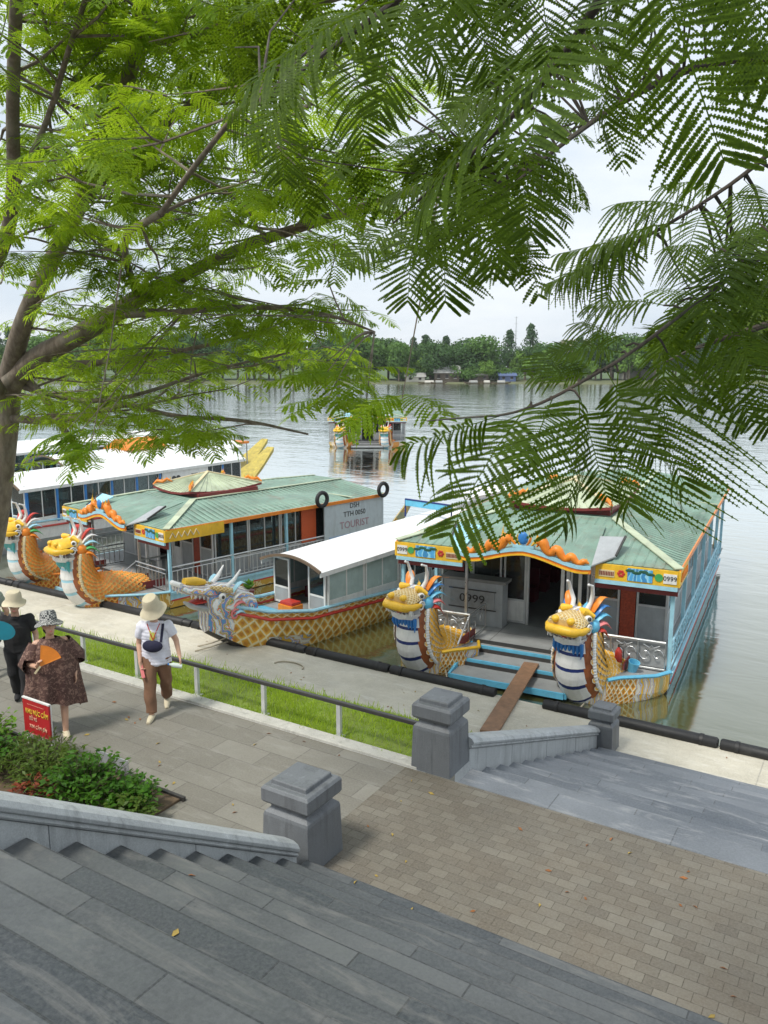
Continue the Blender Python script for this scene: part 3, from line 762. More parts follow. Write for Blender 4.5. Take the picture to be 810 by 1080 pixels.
def dragon_boat(name, label, O, th, W, L, He, pal, dscale, number='0999', rail='curl', postm=LTBLUE, hullm=SKYBLUE, sternpanel=None, full=True, ext=0., lift_d=0., group='tourist boats with dragon bows'):
    root = empty(name, (O[0], O[1], ZW), R(th)); tag(root, label, 'boat', group)
    hw = W / 2; DK = .5; k = W / 6.4
    bx = 1.85 * k                                  # dragon centre line
    # ---- hull
    b = MB()
    secs = []
    for y, w, zb, ztop in ((0, hw, -.35, DK), (L * .5, hw, -.35, DK), (L * .9, hw, -.35, DK + .02), (L + .9, hw * .93, -.2, DK + .1)):
        secs.append([(-w, y, ztop), (-w, y, ztop - .24), (-w * .985, y, .02), (-w * .9, y, zb), (w * .9, y, zb), (w * .985, y, .02), (w, y, ztop - .24), (w, y, ztop)])
    n = 8; vs = [p for s in secs for p in s]; 
    mats = [hullm, LTBLUE if full else hullm, HULLLOW, HULLLOW, HULLLOW, LTBLUE if full else hullm, hullm, DECK]
    if rail == 'bars': mats[1] = mats[5] = SWIRL_G; 
    for j in range(n):
        b.add(vs, [(i * n + j, i * n + (j + 1) % n, (i + 1) * n + (j + 1) % n, (i + 1) * n + j) for i in range(3)], mats[j])
    b.add(vs, [tuple(range(n))[::-1]], HULLLOW); b.add(vs, [tuple(range(3 * n, 4 * n))], hullm)
    hull = b.build('hull', root)
    b = MB()
    for q in (-1, 1):
        b.bar((q * (hw + .025), .0, DK - .03), (q * (hw + .025), L * .93, DK - .03), .05, .07, postm)
        b.bar((q * (hw - .002), .05, .245), (q * (hw - .002), L * .93, .245), .03, .04, RED)
    b.build('rubbing_strake', hull)
    # ---- two bows
    for q in (-1, 1):
        b = MB(); rings = []
        for y, c, w, zb, zt in ((.0, bx + .18 * k, (hw - bx * .62) * .98, -.3, DK - .01), (-.45, bx + .12 * k, 1.0 * k, -.28, DK + .02), (-.80, bx + .05 * k, .74 * k, -.24, DK + .06), (-1.05, bx, .50 * k, -.14, DK + .08), (-1.25, bx, .28 * k, -.02, DK + .06)):
            if y == 0: c = (hw + bx * .62) / 2; w = (hw - bx * .62) / 2
            y *= 1 + ext / 1.25
            rings.append([Vector((q * c + e * w, y, zb + (zt - zb) * f)) for e, f in ((-1, 1), (-.98, .55), (-.8, .2), (-.3, 0), (.3, 0), (.8, .2), (.98, .55), (1, 1))])
        nn = 8; vv = [p for r in rings for p in r]
        o = len(b.v)
        uvq = lambda i, j: (j * .28, i * .5)
        for j in range(7):
            for i in range(len(rings) - 1):
                mm = pal['scale'] if i >= 2 else (SWIRL_B if 1 <= i else SWIRL_G)
                if j in (3,): mm = HULLLOW
                ids = (i * nn + j, i * nn + j + 1, (i + 1) * nn + j + 1, (i + 1) * nn + j)
                b.add([vv[t] for t in ids], [(3, 2, 1, 0)], mm, [[uvq(i + 1, j), uvq(i + 1, j + 1), uvq(i, j + 1), uvq(i, j)]])
        for i in range(len(rings) - 1):
            b.add([vv[i * nn], vv[i * nn + 7], vv[(i + 1) * nn + 7], vv[(i + 1) * nn]], [(0, 1, 2, 3)], DECK if i < 3 else pal['fin'])
        b.add([vv[4 * nn + t] for t in range(8)], [tuple(range(8))], SWIRL_B)
        bow = b.build('bow', root)
        b = MB()
        for j in (0, 7):
            b.tube([rings[i][j] + Vector((0, 0, .03)) for i in range(len(rings))], .04, hullm if j == (7 if q > 0 else 0) else pal['fin'], 6)
        b.build('gunwale', bow, True)
        # low bulwark wing beside the neck, red outside
        for e in (-1, 1):
            b = MB(); b.prism([(q * bx + e * .46 * k, .35, DK + .01), (q * bx + e * .46 * k, -.35 - ext, DK + .04), (q * bx + e * .44 * k, -.55 - ext, DK + .10), (q * bx + e * .44 * k, -.5 - ext, DK + .22), (q * bx + e * .46 * k, -.3 - ext, DK + .24), (q * bx + e * .46 * k, .35, DK + .22)], (e * .03, 0, 0), DKRED); b.build('bulwark', bow)
        dragon(root, q * bx, dscale, pal, 1, .12 - ext, -.02 + lift_d, R(-15) if ext == 0 else 0.)
    # ---- boarding steps between the bows
    sw = 1.28 * k
    for i, (y0, y1, z) in enumerate(((-.12, .0, DK - .01), (-.72, -.20, DK - .155), (-1.42, -.80, DK - .30))):
        b = MB()
        b.box((-sw, y0, z - .05), (sw, y1, z), DECK)
        b.bar((-sw, y0 - .025, z - .06), (sw, y0 - .025, z - .06), .05, .13, hullm)
        b.box((-sw, y1 - .03, z - .2), (sw, y1 - .012, z - .052), DARKM); b.box((-sw, y1 - .005, z), (sw, y1 + .008, z + .09), DARKM)
        b.build('boarding_step', root)
    for q in (-1, 1):
        b = MB(); b.bar((q * (sw + .03), .0, DK - .06), (q * (sw + .03), -1.44, DK - .36), .05, .14, hullm); b.build('step_stringer', root)
    # ---- deck
    b = MB(); b.box((-hw + .02, .0, DK), (hw - .02, L + .85, DK + .012), DECK)
    for y in (.9, 1.72): b.box((-hw + .05, y, DK + .012), (hw - .05, y + .012, DK + .0135), DARKM)
    for x in (-.95 * k, .5 * k): b.box((x, .05, DK + .012), (x + .012, 1.7, DK + .014), DARKM)
    b.build('deck', root)
    # ---- roof
    ew = hw + .06; Lr = L + (.5 if not sternpanel else .1); tw = 1.45 * k; v0, v1 = (2.3, 6.2) if L > 11 else (2.0, 5.0); dz = .52 if L > 11 else .42
    A, B_, Cc, D_ = (-ew, -.08, He), (ew, -.08, He), (ew, Lr, He), (-ew, Lr, He)
    a, bb, c, dd = (-tw, v0, He + dz), (tw, v0, He + dz), (tw * .55, Lr, He + dz * .72), (-tw * .55, Lr, He + dz * .72)
    b = MB(); st = .21
    roof_plane(b, [A, B_, bb, a], ROOFG, 0, st); roof_plane(b, [B_, Cc, c, bb], ROOFG, 1, st); roof_plane(b, [A, a, dd, D_], ROOFG, 1, st); roof_plane(b, [a, bb, c, dd], ROOFG, 1, st)
    b.add([D_, Cc, c, dd], [(0, 1, 2, 3)], GREYP)
    roof = b.build('roof', root)
    b = MB()
    up = Vector((0, 0, .03))
    for p, q in ((A, a), (B_, bb)): b.bar(Vector(p) + up, Vector(q) + up, .20, .025, ROOFY)
    for p, q in ((bb, c), (a, dd)): b.bar(Vector(p) + up, Vector(q) + up, .13, .025, ROOFY)
    b.bar((-tw * .8, v1 + 1.0, He + dz * .96), (ew, v1 + 2.4, He + .06), .10, .02, ROOFY)
    b.build('hip_cap', roof)
    b = MB()
    for q in (-1, 1): b.bar((q * (ew + .012), -.08, He - .05), (q * (ew + .012), Lr, He - .05), .03, .11, ORANGE)
    b.bar((-ew, Lr + .012, He - .04), (ew, Lr + .012, He - .04), .03, .11, ORANGE)
    b.build('fascia', roof)
    # ---- raised lantern roof
    cw, cz = (1.32 if L > 11 else 1.12) * k, He + dz + (.17 if L > 11 else .12)
    y0, y1 = v0 + .1, v1
    b = MB(); b.box((-tw * .86, y0 + .25, He + dz - .15), (tw * .86, y1 - .25, cz), DKRED)
    lan = b.build('lantern', root)
    b = MB(); ym = (y0 + y1) / 2
    lift = .10
    e4 = [(-cw, y0, cz + lift), (cw, y0, cz + lift), (cw, y1, cz + lift), (-cw, y1, cz + lift)]
    pk0, pk1 = (0, y0 + 1.55 * k, cz + .50), (0, y1 - 1.55 * k, cz + .50)
    E = []
    for i in range(4):
        p, q = Vector(e4[i]), Vector(e4[(i + 1) % 4]); E.append([p, (p * 3 + q) / 4 - Vector((0, 0, lift * .75)), (p + q) / 2 - Vector((0, 0, lift)), (p + 3 * q) / 4 - Vector((0, 0, lift * .75)), q])
    tops = [(pk0, pk0), (pk0, pk1), (pk1, pk1), (pk1, pk0)]
    for i in range(4):
        t0, t1 = Vector(tops[i][0]), Vector(tops[i][1])
        for s in range(4):
            u0, u1 = t0.lerp(t1, s / 4), t0.lerp(t1, (s + 1) / 4)
            if i in (1, 3): pol = [E[i][s], E[i][s + 1], u1, u0]
            else: pol = [E[i][s], E[i][s + 1], t0]
            b.add(pol, [tuple(range(len(pol)))], ROOFY)
            m_ = 3
            for r in range(m_):
                f = (s + (r + .5) / m_) / 4; g = (r + .5) / m_
                b.tube([E[i][s].lerp(E[i][s + 1], g) + Vector((0, 0, .008)), t0.lerp(t1, f) + Vector((0, 0, .008))], .018, ROOFY, 5)
    lr = b.build('lantern_roof', lan)
    b = MB()
    for i in range(4):
        b.bar(Vector(e4[i]) + up, Vector((pk0, pk0, pk1, pk1)[i]) + up, .09, .03, CREAM)
        for s in range(4): b.bar(E[i][s] - Vector((0, 0, .035)), E[i][s + 1] - Vector((0, 0, .035)), .03, .07, DKRED)
    b.bar(Vector(pk0) + up, Vector(pk1) + up, .10, .06, CREAM)
    b.build('eave_trim', lan)
    for i in range(4):
        sx, sy = (1 if e4[i][0] > 0 else -1), (1 if e4[i][1] > ym else -1); p = Vector(e4[i])
        b = MB(); dirv = Vector((-sx * .72, -sy * .72, .1))
        b.tube([p + Vector((sx * .02, 0, .03)), p + dirv * .12 + Vector((0, 0, .14)), p + dirv * .30 + Vector((0, 0, .10)), p + dirv * .45 + Vector((0, 0, .17)), p + dirv * .62 + Vector((0, 0, .06))], [.03, .055, .06, .05, .012], ORANGE, 7)
        for t in range(4): flame(b, p + dirv * (.1 + .14 * t) + Vector((0, 0, .14)), dirv * .2 + Vector((0, 0, 1)), dirv, .16, .035, YELLOW if t % 2 else ORANGE, .6, 4)
        b.build('corner_ornament', lan, True)
    # ---- entrance pediment, its own small roof
    pw = 1.5 * k
    def arch(t): # t in -1..1
        return He - .15 + .32 * (.5 + .5 * math.cos(PI * t)) * .75 + .08 * (1 - abs(t)) + .07 * abs(t) ** 6
    ts = [i / 10 - 1 for i in range(21)]
    b = MB(); yf = -.42
    for i in range(20):
        t0, t1 = ts[i], ts[i + 1]
        b.prism([(t0 * pw, yf, arch(t0) - .13), (t1 * pw, yf, arch(t1) - .13), (t1 * pw, yf, arch(t1)), (t0 * pw, yf, arch(t0))], (0, .05, 0), ORANGE)
        b.prism([(t0 * pw, yf - .02, arch(t0) - .03), (t1 * pw, yf - .02, arch(t1) - .03), (t1 * pw, yf - .02, arch(t1) + .06), (t0 * pw, yf - .02, arch(t0) + .06)], (0, .018, 0), LTBLUE)
        b.prism([(t0 * pw * .97, yf - .025, arch(t0) - .12), (t1 * pw * .97, yf - .025, arch(t1) - .12), (t1 * pw * .97, yf - .025, arch(t1) - .085), (t0 * pw * .97, yf - .025, arch(t0) - .085)], (0, .02, 0), YELLOW)
    ped = b.build('pediment', root)
    b = MB()
    for q in (-1, 1):
        P = [Vector((q * pw * t, yf + .055, arch(t) + .005)) for t in (1, .66, .33, 0.)]
        Q = [Vector((q * pw * t * .9, 1.7, max(arch(t) + .02, He + .04 + 1.78 * dz / 2.38))) for t in (1, .66, .33, 0.)]
        for i in range(3): b.prism([P[i], P[i + 1], Q[i + 1], Q[i]], (0, 0, .03), ROOFG)
        # upturned grey corner wing
        b.prism([Vector((q * pw * 1.0, yf + .06, arch(1) + .02)), Vector((q * (pw + .42), yf + .5, He + .10)), Vector((q * (pw + .50), yf + 1.1, He + .42)), Vector((q * (pw * .95), yf + 1.2, He + .36))], (0, 0, .03), LTBLUE if q < 0 else GREYP)
        b.bar((q * (pw + .42), yf + .5, He + .13), (q * (pw + .50), yf + 1.1, He + .46), .04, .05, DARKM)
    b.build('porch_roof', ped)
    b = MB()   # flame crest with blue jewel
    b.box((-.24, yf - .02, arch(0) + .05), (.24, yf + .10, arch(0) + .11), LTBLUE)
    for i, (xx, L_) in enumerate(((-.30, .62), (-.18, .52), (-.07, .42), (.07, .42), (.18, .52), (.30, .62))):
        flame(b, (xx, yf + .03, arch(0) + .1), (xx * 1.1, 0, 1), (1 if xx > 0 else -1, 0, 0), L_, .07, ORANGE if i % 2 else YELLOW, .35, 5)
    b.ball((0, yf - .02, arch(0) + .27), (.12, .05, .15), BLUE, 9, 6); b.build('flame_crest', ped, True)
    for q in (-1, 1):   # dragons along the pediment, drawn as looping humps
        b = MB()
        pts = [(q * pw * t, yf + .03, arch(t) + .05 + hgt * 1.25) for t, hgt in ((.20, .14), (.28, .22), (.34, .06), (.42, .03), (.50, .18), (.58, .05), (.64, .03), (.71, .14), (.78, .05), (.84, .03), (.90, .09), (.97, .04))]
        rs_ = [.07, .13, .10, .08, .12, .08, .07, .10, .07, .06, .07, .015]
        for _ in range(2):
            P2, R2 = [pts[0]], [rs_[0]]
            for i_ in range(len(pts) - 1):
                a_, c_ = Vector(pts[i_]), Vector(pts[i_ + 1]); P2 += [a_.lerp(c_, .25), a_.lerp(c_, .75)]; R2 += [rs_[i_] * .75 + rs_[i_ + 1] * .25, rs_[i_] * .25 + rs_[i_ + 1] * .75]
            pts, rs_ = P2 + [pts[-1]], R2 + [rs_[-1]]
        b.tube(pts, rs_, ORANGE, 8)
        for t in (.22, .28, .5, .71, .9): flame(b, (q * pw * t, yf + .03, arch(t) + .2 * (1.1 - t * .6)), (q * .3, 0, 1), (q, 0, 0), .17, .035, YELLOW if t != .5 else RED, .5, 4)
        flame(b, (q * pw * .2, yf + .02, arch(.2) + .2), (-q, 0, .1), (0, 0, 1), .14, .05, YELLOW, .3, 4)
        b.build('ridge_dragon', ped, True)
    # ---- name boards along the front eave
    for q in (-1, 1):
        x0, x1 = (pw + .04), hw + .05
        b = MB(); za, zb = He - .36, He - .02; yb = -.14
        b.box((min(q * x0, q * x1), yb, za), (max(q * x0, q * x1), yb + .05, zb), YELLOW)
        b.box((min(q * x0, q * x1), yb - .012, za - .09), (max(q * x0, q * x1), yb + .04, za - .004), LTBLUE)
        b.box((min(q * x0, q * x1), yb + .1, za - .22), (max(q * x0, q * x1), yb + .14, za - .02), DKRED)
        w = x1 - x0
        s = b.build('name_board', root)
        c1, c2 = q * (x0 + w * .40), q * (x0 + w * .70)
        g = MB(); g.box((min(c1, c2), yb - .02, za + .04), (max(c1, c2), yb - .002, zb - .03), PICT); 
        for t in range(4): g.ball((c1 + (c2 - c1) * (.1 + .27 * t), yb - .021, zb - .08 - .04 * (t % 2)), (.10, .006, .035), paint('dark_leaf_paint', (.02, .10, .06), .5), 8, 5)
        g.build('painted_picture', s)
        c3 = q * (x0 + w * .775); g = MB(); g.lathe([(.085, -.006), (.085, .006)], GREEN, 14); gd = g.build('round_emblem', s); gd.rotation_euler = (PI / 2, 0, 0); gd.location = (c3, yb - .006, (za + zb) / 2)
        p0, p1 = q * (x0 + w * .83), q * (x0 + w * .985)
        g = MB(); g.box((min(p0, p1), yb - .014, za + .06), (max(p0, p1), yb - .002, zb - .07), WHITE); pl_ = g.build('number_plate', s)
        lettering('number', number, .14, DARKM, pl_, ((p0 + p1) / 2, yb - .02, (za + zb) / 2), (1, 0, 0), (0, 0, 1))
        g = MB(); c5, c6 = q * (x0 + .08), q * (x0 + w * .24); g.box((min(c5, c6), yb - .012, za + .07), (max(c5, c6), yb - .002, zb - .12), CREAM)
        nst = 9
        for t in range(nst):
            xx = c5 + (c6 - c5) * (.08 + .84 * t / (nst - 1)); g.box((xx - .012, yb - .016, za + .10), (xx + .012, yb - .013, zb - .15), DKRED)
        g.build('small_plate', s)
        c7 = q * (x0 + w * .32); g = MB()
        for t in range(6):
            an = t * PI / 3; g.ball((c7 + .05 * math.cos(an), yb - .008, (za + zb) / 2 + .05 * math.sin(an)), (.036, .008, .036), RED, 7, 5)
        g.build('red_flower', s)
        # side return of the board
        g = MB(); g.box((q * (hw + .075) - .02, -.14, za), (q * (hw + .075) + .02, 1.9 if rail == 'bars' else 1.15, zb), YELLOW)
        for t in range(5): g.tube([(q * (hw + .1), .0 + .2 * t, za + .1), (q * (hw + .105), .1 + .2 * t, zb - .08), (q * (hw + .1), .2 + .2 * t, za + .1)], .02, CREAM if rail == 'bars' else ORANGE, 5)
        g.build('side_board', s)
    # ---- posts
    nside = max(3, int(L / 1.9)); ys = [.06 + (L - .2) * i / nside for i in range(nside + 1)]
    for q in (-1, 1):
        for i, y in enumerate(ys):
            b = MB(); b.box((q * (hw - .05) - .04, y - .04, DK), (q * (hw - .05) + .04, y + .04, He - .06), postm); b.build('post', root)
        b = MB(); b.box((q * (pw - .02) - .03, -.02, DK), (q * (pw - .02) + .03, .05, He - .1), STEEL); b.build('post', root)
    # ---- front wall with open doorway
    yw = 1.78; zt = He - .02
    window_unit(root, (-hw + .35, yw), (-hw + .35 + (hw - 1.5 * k) * .5, yw), DK + .02, zt, DK + .75)
    window_unit(root, (-hw + .36 + (hw - 1.5 * k) * .5, yw), (-1.2 * k, yw), DK + .02, zt, DK + .75)
    window_unit(root, (-1.14 * k, yw), (-.55 * k, yw), DK + .02, zt, DK + .62, low_m=WHITE, name='door')
    b = MB(); b.box((-.54 * k, yw - .03, DK), (-.48 * k, yw + .03, zt), ALU); b.box((.46 * k, yw - .04, DK), (.54 * k, yw + .04, zt), WHITE); b.build('door_frame', root)
    xr = .56 * k; span = hw - .35 - xr
    window_unit(root, (xr, yw), (xr + span * .2, yw), DK + .02, zt, DK + .7, low_m=WHITE, frame_m=WHITE, name='door')
    window_unit(root, (xr + span * .21, yw), (xr + span * .52, yw), DK + .02, zt, DK + .95)
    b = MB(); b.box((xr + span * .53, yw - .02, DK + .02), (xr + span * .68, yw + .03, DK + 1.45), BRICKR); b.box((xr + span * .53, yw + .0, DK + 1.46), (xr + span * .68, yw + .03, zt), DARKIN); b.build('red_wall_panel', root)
    window_unit(root, (xr + span * .69, yw), (xr + span, yw), DK + .02, zt, DK + .9)
    b = MB()   # white frame of the ticket bay in front
    b.bar((.62 * k, .75, DK), (.62 * k, .75, He - .25), .07, .07, WHITE, up=(0, 1, 0)); b.bar((.98 * k, .95, DK), (.98 * k, .95, He - .3), .07, .07, WHITE, up=(0, 1, 0))
    b.bar((.62 * k, .75, He - .28), (2.3 * k, .75, He - .28), .05, .07, WHITE); b.bar((.62 * k, .75, He - .3), (.62 * k, yw, He - .3), .05, .05, WHITE)
    b.build('bay_frame', root)
    # ---- interior box (dark), floor level benches
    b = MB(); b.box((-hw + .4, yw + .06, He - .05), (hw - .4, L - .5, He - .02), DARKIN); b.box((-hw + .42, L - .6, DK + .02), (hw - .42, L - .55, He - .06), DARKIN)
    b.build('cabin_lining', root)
    for y in [2.6 + 1.15 * i for i in range(int((L - 4) / 1.15))]:
        for q in (-1, 1):
            g = MB(); g.box((q * hw * .42 - .45, y, DK + .013), (q * hw * .42 + .45, y + .42, DK + .42), MAROON); g.box((q * hw * .42 - .45, y + .38, DK + .422), (q * hw * .42 + .45, y + .46, DK + .88), MAROON); g.build('bench', root)
    # ---- side walls
    for q in (-1, 1):
        nb = max(3, int((L - 2.3) / 1.25)); y = yw + .06; st = (L - .6 - y) / nb
        for i in range(nb):
            window_unit(root, (q * (hw - .37), y + st * i + .01), (q * (hw - .37), y + st * (i + 1) - .01), DK + .02, zt - .02, DK + (.55 if rail == 'bars' else .75))
        b = MB(); lattice_panel(b, (q * (hw - .03), .12, DK), (q * (hw - .03), L * .93, DK), .06, .62 if rail != 'bars' else .72, postm if rail != 'bars' else ALU, rail); b.build('side_railing', root)
        # front railings on each bow, beside the steps
        b = MB()
        if full or True:
            lattice_panel(b, (q * (sw + .08), -.05, DK), (q * (hw - .12), -.05, DK), .06, .66, STEEL, rail if rail == 'bars' else 'curl')
            lattice_panel(b, (q * (sw + .08), -.05, DK), (q * (sw + .06), 1.0, DK), .06, .66, STEEL, rail if rail == 'bars' else 'curl')
            if rail != 'bars': b.bar((q * (sw + .1), .02, DK + .36), (q * (hw - .14), .02, DK + .36), .006, .58, paint('rail_sheet', (.30, .31, .31), .5))
            b.tube([(q * (sw + .08), -.06, DK + .64), (q * (sw + .06), -.85, DK + .18)], .022, STEEL, 6)
        b.build('front_railing', root)
    if sternpanel:
        x = hw + .02
        b = MB(); b.box((x - .03, L - 2.9, DK + .25), (x + .0, L + .05, He - .06), paint('pale_grey_sign', (.50, .57, .60), .5, .08, .25)); sp = b.build('stern_panel', root)
        zc = (DK + He) / 2 + .1; yc = L - 1.45
        for t, (tx, sz, dz_, mm) in enumerate(sternpanel): lettering('lettering', tx, sz, mm, sp, (x + .008, yc, zc + dz_), (0, 1, 0), (0, 0, 1))
        b = MB(); b.bar((x + .01, L - 2.7, DK + .55), (x + .01, L - .2, DK + .55), .012, .16, paint('pale_stripe', (.34, .50, .72), .5)); b.build('blue_stripe', sp)
    # upturned stern tail
    for q in (-1, 1):
        b = MB(); b.prism([(q * hw * .9, L + .5, .1), (q * hw * .9, L + .95, DK), (q * hw * .9, L + 2.0, 1.75), (q * hw * .9, L + 1.75, 1.85), (q * hw * .9, L + .3, DK + .2)], (q * .06, 0, 0), SWIRL_G); b.build('stern_tail', root)
    return root

front = dragon_boat('dragon_boat', 'widest green-roofed boat with open boarding steps, two blue-banded dragons and the number 0999', (-6.69, 17.02), 5, 6.4, 12.6, 2.78, PAL_F, 1.0)
# dark cabinet with the boat's number on the porch
b = MB(); b.box((-2.55, 1.2, .515), (-.98, 1.62, 1.62), GREYP); b.box((-2.62, 1.18, 1.62), (-.9, 1.66, 1.70), paint('cabinet_top', (.22, .22, .21), .5)); b.box((-2.35, 1.17, .95), (-1.18, 1.199, 1.4), paint('cabinet_plate', (.30, .31, .31), .4)); 
b.box((-2.4, 1.165, .92), (-1.13, 1.169, .95), DARKM); b.box((-2.4, 1.165, 1.4), (-1.13, 1.169, 1.43), DARKM)
cab = b.build('number_cabinet', front, bevel=.02)
lettering('number', '0999', .30, DARKM, cab, (-1.765, 1.16, 1.18), (1, 0, 0), (0, 0, 1), sx=1.15)

left = dragon_boat('dragon_boat', 'green-roofed boat on the left with two orange dragons and a TOURIST panel near its stern', (-20.19, 16.69), -11, 6.0, 9.0, 2.36, PAL_L, .98, '0050', 'bars', LTBLUE, LTBLUE,
                   [('DSH', .25, .58, DARKM), ('TTH 0050', .26, .30, DARKM), ('TOURIST', .36, -.08, paint('faded_red_letters', (.42, .26, .30), .5))], ext=.85, lift_d=.30)
for i, yy in enumerate((5.9, 8.9)):
    b = MB(); pts = [(0, .23 * math.cos(t * PI / 8), .23 * math.sin(t * PI / 8)) for t in range(17)]
    b.tube(pts, .07, TYRE, 10, cap=False)
    c, s = math.cos(R(-11)), math.sin(R(-11)); lx, ly = 3.13, yy
    tag(b.build('tyre', smooth=True, loc=(-20.1 + lx * c - ly * s, 16.57 + lx * s + ly * c, ZW + 2.55), rz=R(-11)), ['old black tyre hung on the roof edge beside the orange poster panel', 'old black tyre hung at the stern end of the green roof, above the TOURIST panel'][i], 'tyre', 'tyres hung on the left green-roofed boat')
far = dragon_boat('dragon_boat', 'distant dragon boat with two pale-fronted dragons out on the open river', (-38.2, 59.0), 32, 6.6, 9.0, 2.9, dict(PAL_L, band=SKYBLUE), 1.0, '0021', 'bars', STEEL, GREYP, full=False); far.scale = (1, 1, .86)
# orange poster panel on the left boat's side
b = MB(); b.box((2.66, 5.35, 1.05), (2.70, 6.0, 2.25), paint('orange_poster', (.72, .13, .04), .5, .5, .1, 30)); b.build('poster_panel', left)
for y_ in (3.2, 3.6, 4.3):
    b = MB(); b.loft([[(2.5 + .05 * math.sin(t * 1.9 + y_) , y_ + .34 * t / 8, z_) for t in range(9)] for z_ in (1.1, 1.6, 2.2)], MAROON if y_ > 4.2 else paint('patterned_curtain', (.30, .10, .16), .8, .6, .1, 14), cap=False, closed=False); b.build('curtain', left, True)

# ---------------------------------------------------------------- long low boats (single hull)
def long_boat(name, label, O, th, hwd, L, gun, eave, arch, cab0, roofm, hullf, group='tourist boats with dragon bows', dragonhead=True, posts=SKYBLUE, nwin=7, lettered=None, sheer=.55, tail=True, rise=0.):
    root = empty(name, (O[0], O[1], ZW), R(th)); tag(root, label, 'boat', group)
    st = [(-.15, .20, .80, gun + sheer), (.4, .42, .42, gun + sheer * .72), (1.2, .70, -.12, gun + sheer * .38), (2.4, .92, -.25, gun + .08), (L * .4, 1.0, -.3, gun), (L * .8, 1.0, -.3, gun), (L, .86, -.2, gun + .15)]
    rings = []
    for y, w, zb, zt in st:
        w *= hwd
        rings.append([Vector((e * w, y, zb + (zt - zb) * f)) for e, f in ((-1, 1), (-1.0, .86), (-.96, .5), (-.75, .12), (0, 0), (.75, .12), (.96, .5), (1.0, .86), (1, 1))])
    b = MB(); nn = 9
    for i in range(len(rings) - 1):
        for j in range(8):
            mm = hullf(i, j)
            Q = [rings[i][j], rings[i][j + 1], rings[i + 1][j + 1], rings[i + 1][j]]
            dj = .35; uv = [[(j * dj, Q[0].y), ((j + 1) * dj, Q[1].y), ((j + 1) * dj, Q[2].y), (j * dj, Q[3].y)]]
            b.add(Q, [(0, 1, 2, 3)], mm, uv)
    b.add(rings[0], [tuple(range(9))[::-1]], hullf(0, 2)); b.add(rings[-1], [tuple(range(9))], GREYP)
    hull = b.build('hull', root)
    b = MB()
    for e in (0, 8): b.tube([r[e] + Vector((0, 0, .02)) for r in rings], .045, LTBLUE, 6)
    for e, o in ((1, -.02), (7, .02)): b.tube([r[e] + Vector((o, 0, 0)) for r in rings], .04, RED, 6)
    b.build('gunwale', hull, True)
    b = MB()
    for i in range(len(rings) - 1):
        z = .10; b.add([rings[i][0] - Vector((0, 0, .22)), rings[i][8] - Vector((0, 0, .22)), rings[i + 1][8] - Vector((0, 0, .22)), rings[i + 1][0] - Vector((0, 0, .22))], [(0, 1, 2, 3)], SKYBLUE if i < 3 else DECK)
    b.build('deck', root)
    # cabin
    cw = hwd * .93; cab1 = L - .7
    rr = []
    segs = 12; 
    def roofring(y, o=0, ov=.12): return [Vector(((cw + ov) * (2 * j / segs - 1), y, eave + o + rise * (y - cab0) + arch * (1 - (2 * j / segs - 1) ** 2))) for j in range(segs + 1)]
    b = MB(); Y = [cab0 - .35 + (cab1 + .6 - cab0) * t / 14 for t in range(15)]
    for i in range(14):
        p, q = roofring(Y[i]), roofring(Y[i + 1]); p2, q2 = roofring(Y[i], -.035), roofring(Y[i + 1], -.035)
        for j in range(segs): b.add([p[j], p[j + 1], q[j + 1], q[j]], [(0, 1, 2, 3)], roofm); b.add([p2[j], p2[j + 1], q2[j + 1], q2[j]], [(3, 2, 1, 0)], GREYP)
    for y in (Y[0], Y[-1]):
        p, p2 = roofring(y), roofring(y, -.035)
        for j in range(segs): b.add([p2[j], p2[j + 1], p[j + 1], p[j]], [(0, 1, 2, 3)], roofm)
    roof = b.build('roof', root)
    b = MB()
    for q in (-1, 1): b.bar((q * (cw + .12), Y[0], eave - .06 + rise * (Y[0] - cab0)), (q * (cw + .12), Y[-1], eave - .06 + rise * (Y[-1] - cab0)), .03, .115, WHITE)
    p = roofring(Y[0] - .01, .012, .14)
    for j in range(segs): b.bar(p[j], p[j + 1], .05, .07, paint('brown_arch_trim', (.16, .11, .07), .6))
    b.build('eave_trim', roof)
    for q in (-1, 1):
        stp = (cab1 - cab0) / nwin
        for i in range(nwin):
            window_unit(root, (q * cw, cab0 + .02 + stp * i), (q * cw, cab0 - .02 + stp * (i + 1)), gun - .05, eave - .02 + rise * stp * i, gun + .22, WHITE, WHITE if not lettered else WHITE, FROST if (i < 2 and not lettered) else GLASS)
            if posts: 
                g = MB(); g.box((q * (cw + .03) - .03, cab0 + stp * i - .05, gun), (q * (cw + .03) + .03, cab0 + stp * i + .05, eave - .06), posts); g.build('post', root)
    # front: two white door frames and dark opening
    for q in (-1, 1):
        window_unit(root, (q * cw * .98, cab0 - .03), (q * cw * .36, cab0 - .03), gun - .12, eave + arch * .25, gun + .32, WHITE, GREYP, GLASS, name='door')
    b = MB(); b.box((-cw * .9, cab1, gun - .2), (cw * .9, cab1 + .04, eave + .05), GREYP); b.build('stern_wall', root)
    for i in range(3 if lettered else 4):
        y = cab0 + .9 + 1.4 * i
        g = MB(); g.box((-cw * .8, y, gun - .2), (cw * .8, y + .4, gun + .12), MAROON); g.box((-cw * .8, y + .36, gun + .122), (cw * .8, y + .44, gun + .5), MAROON); g.build('bench', root)
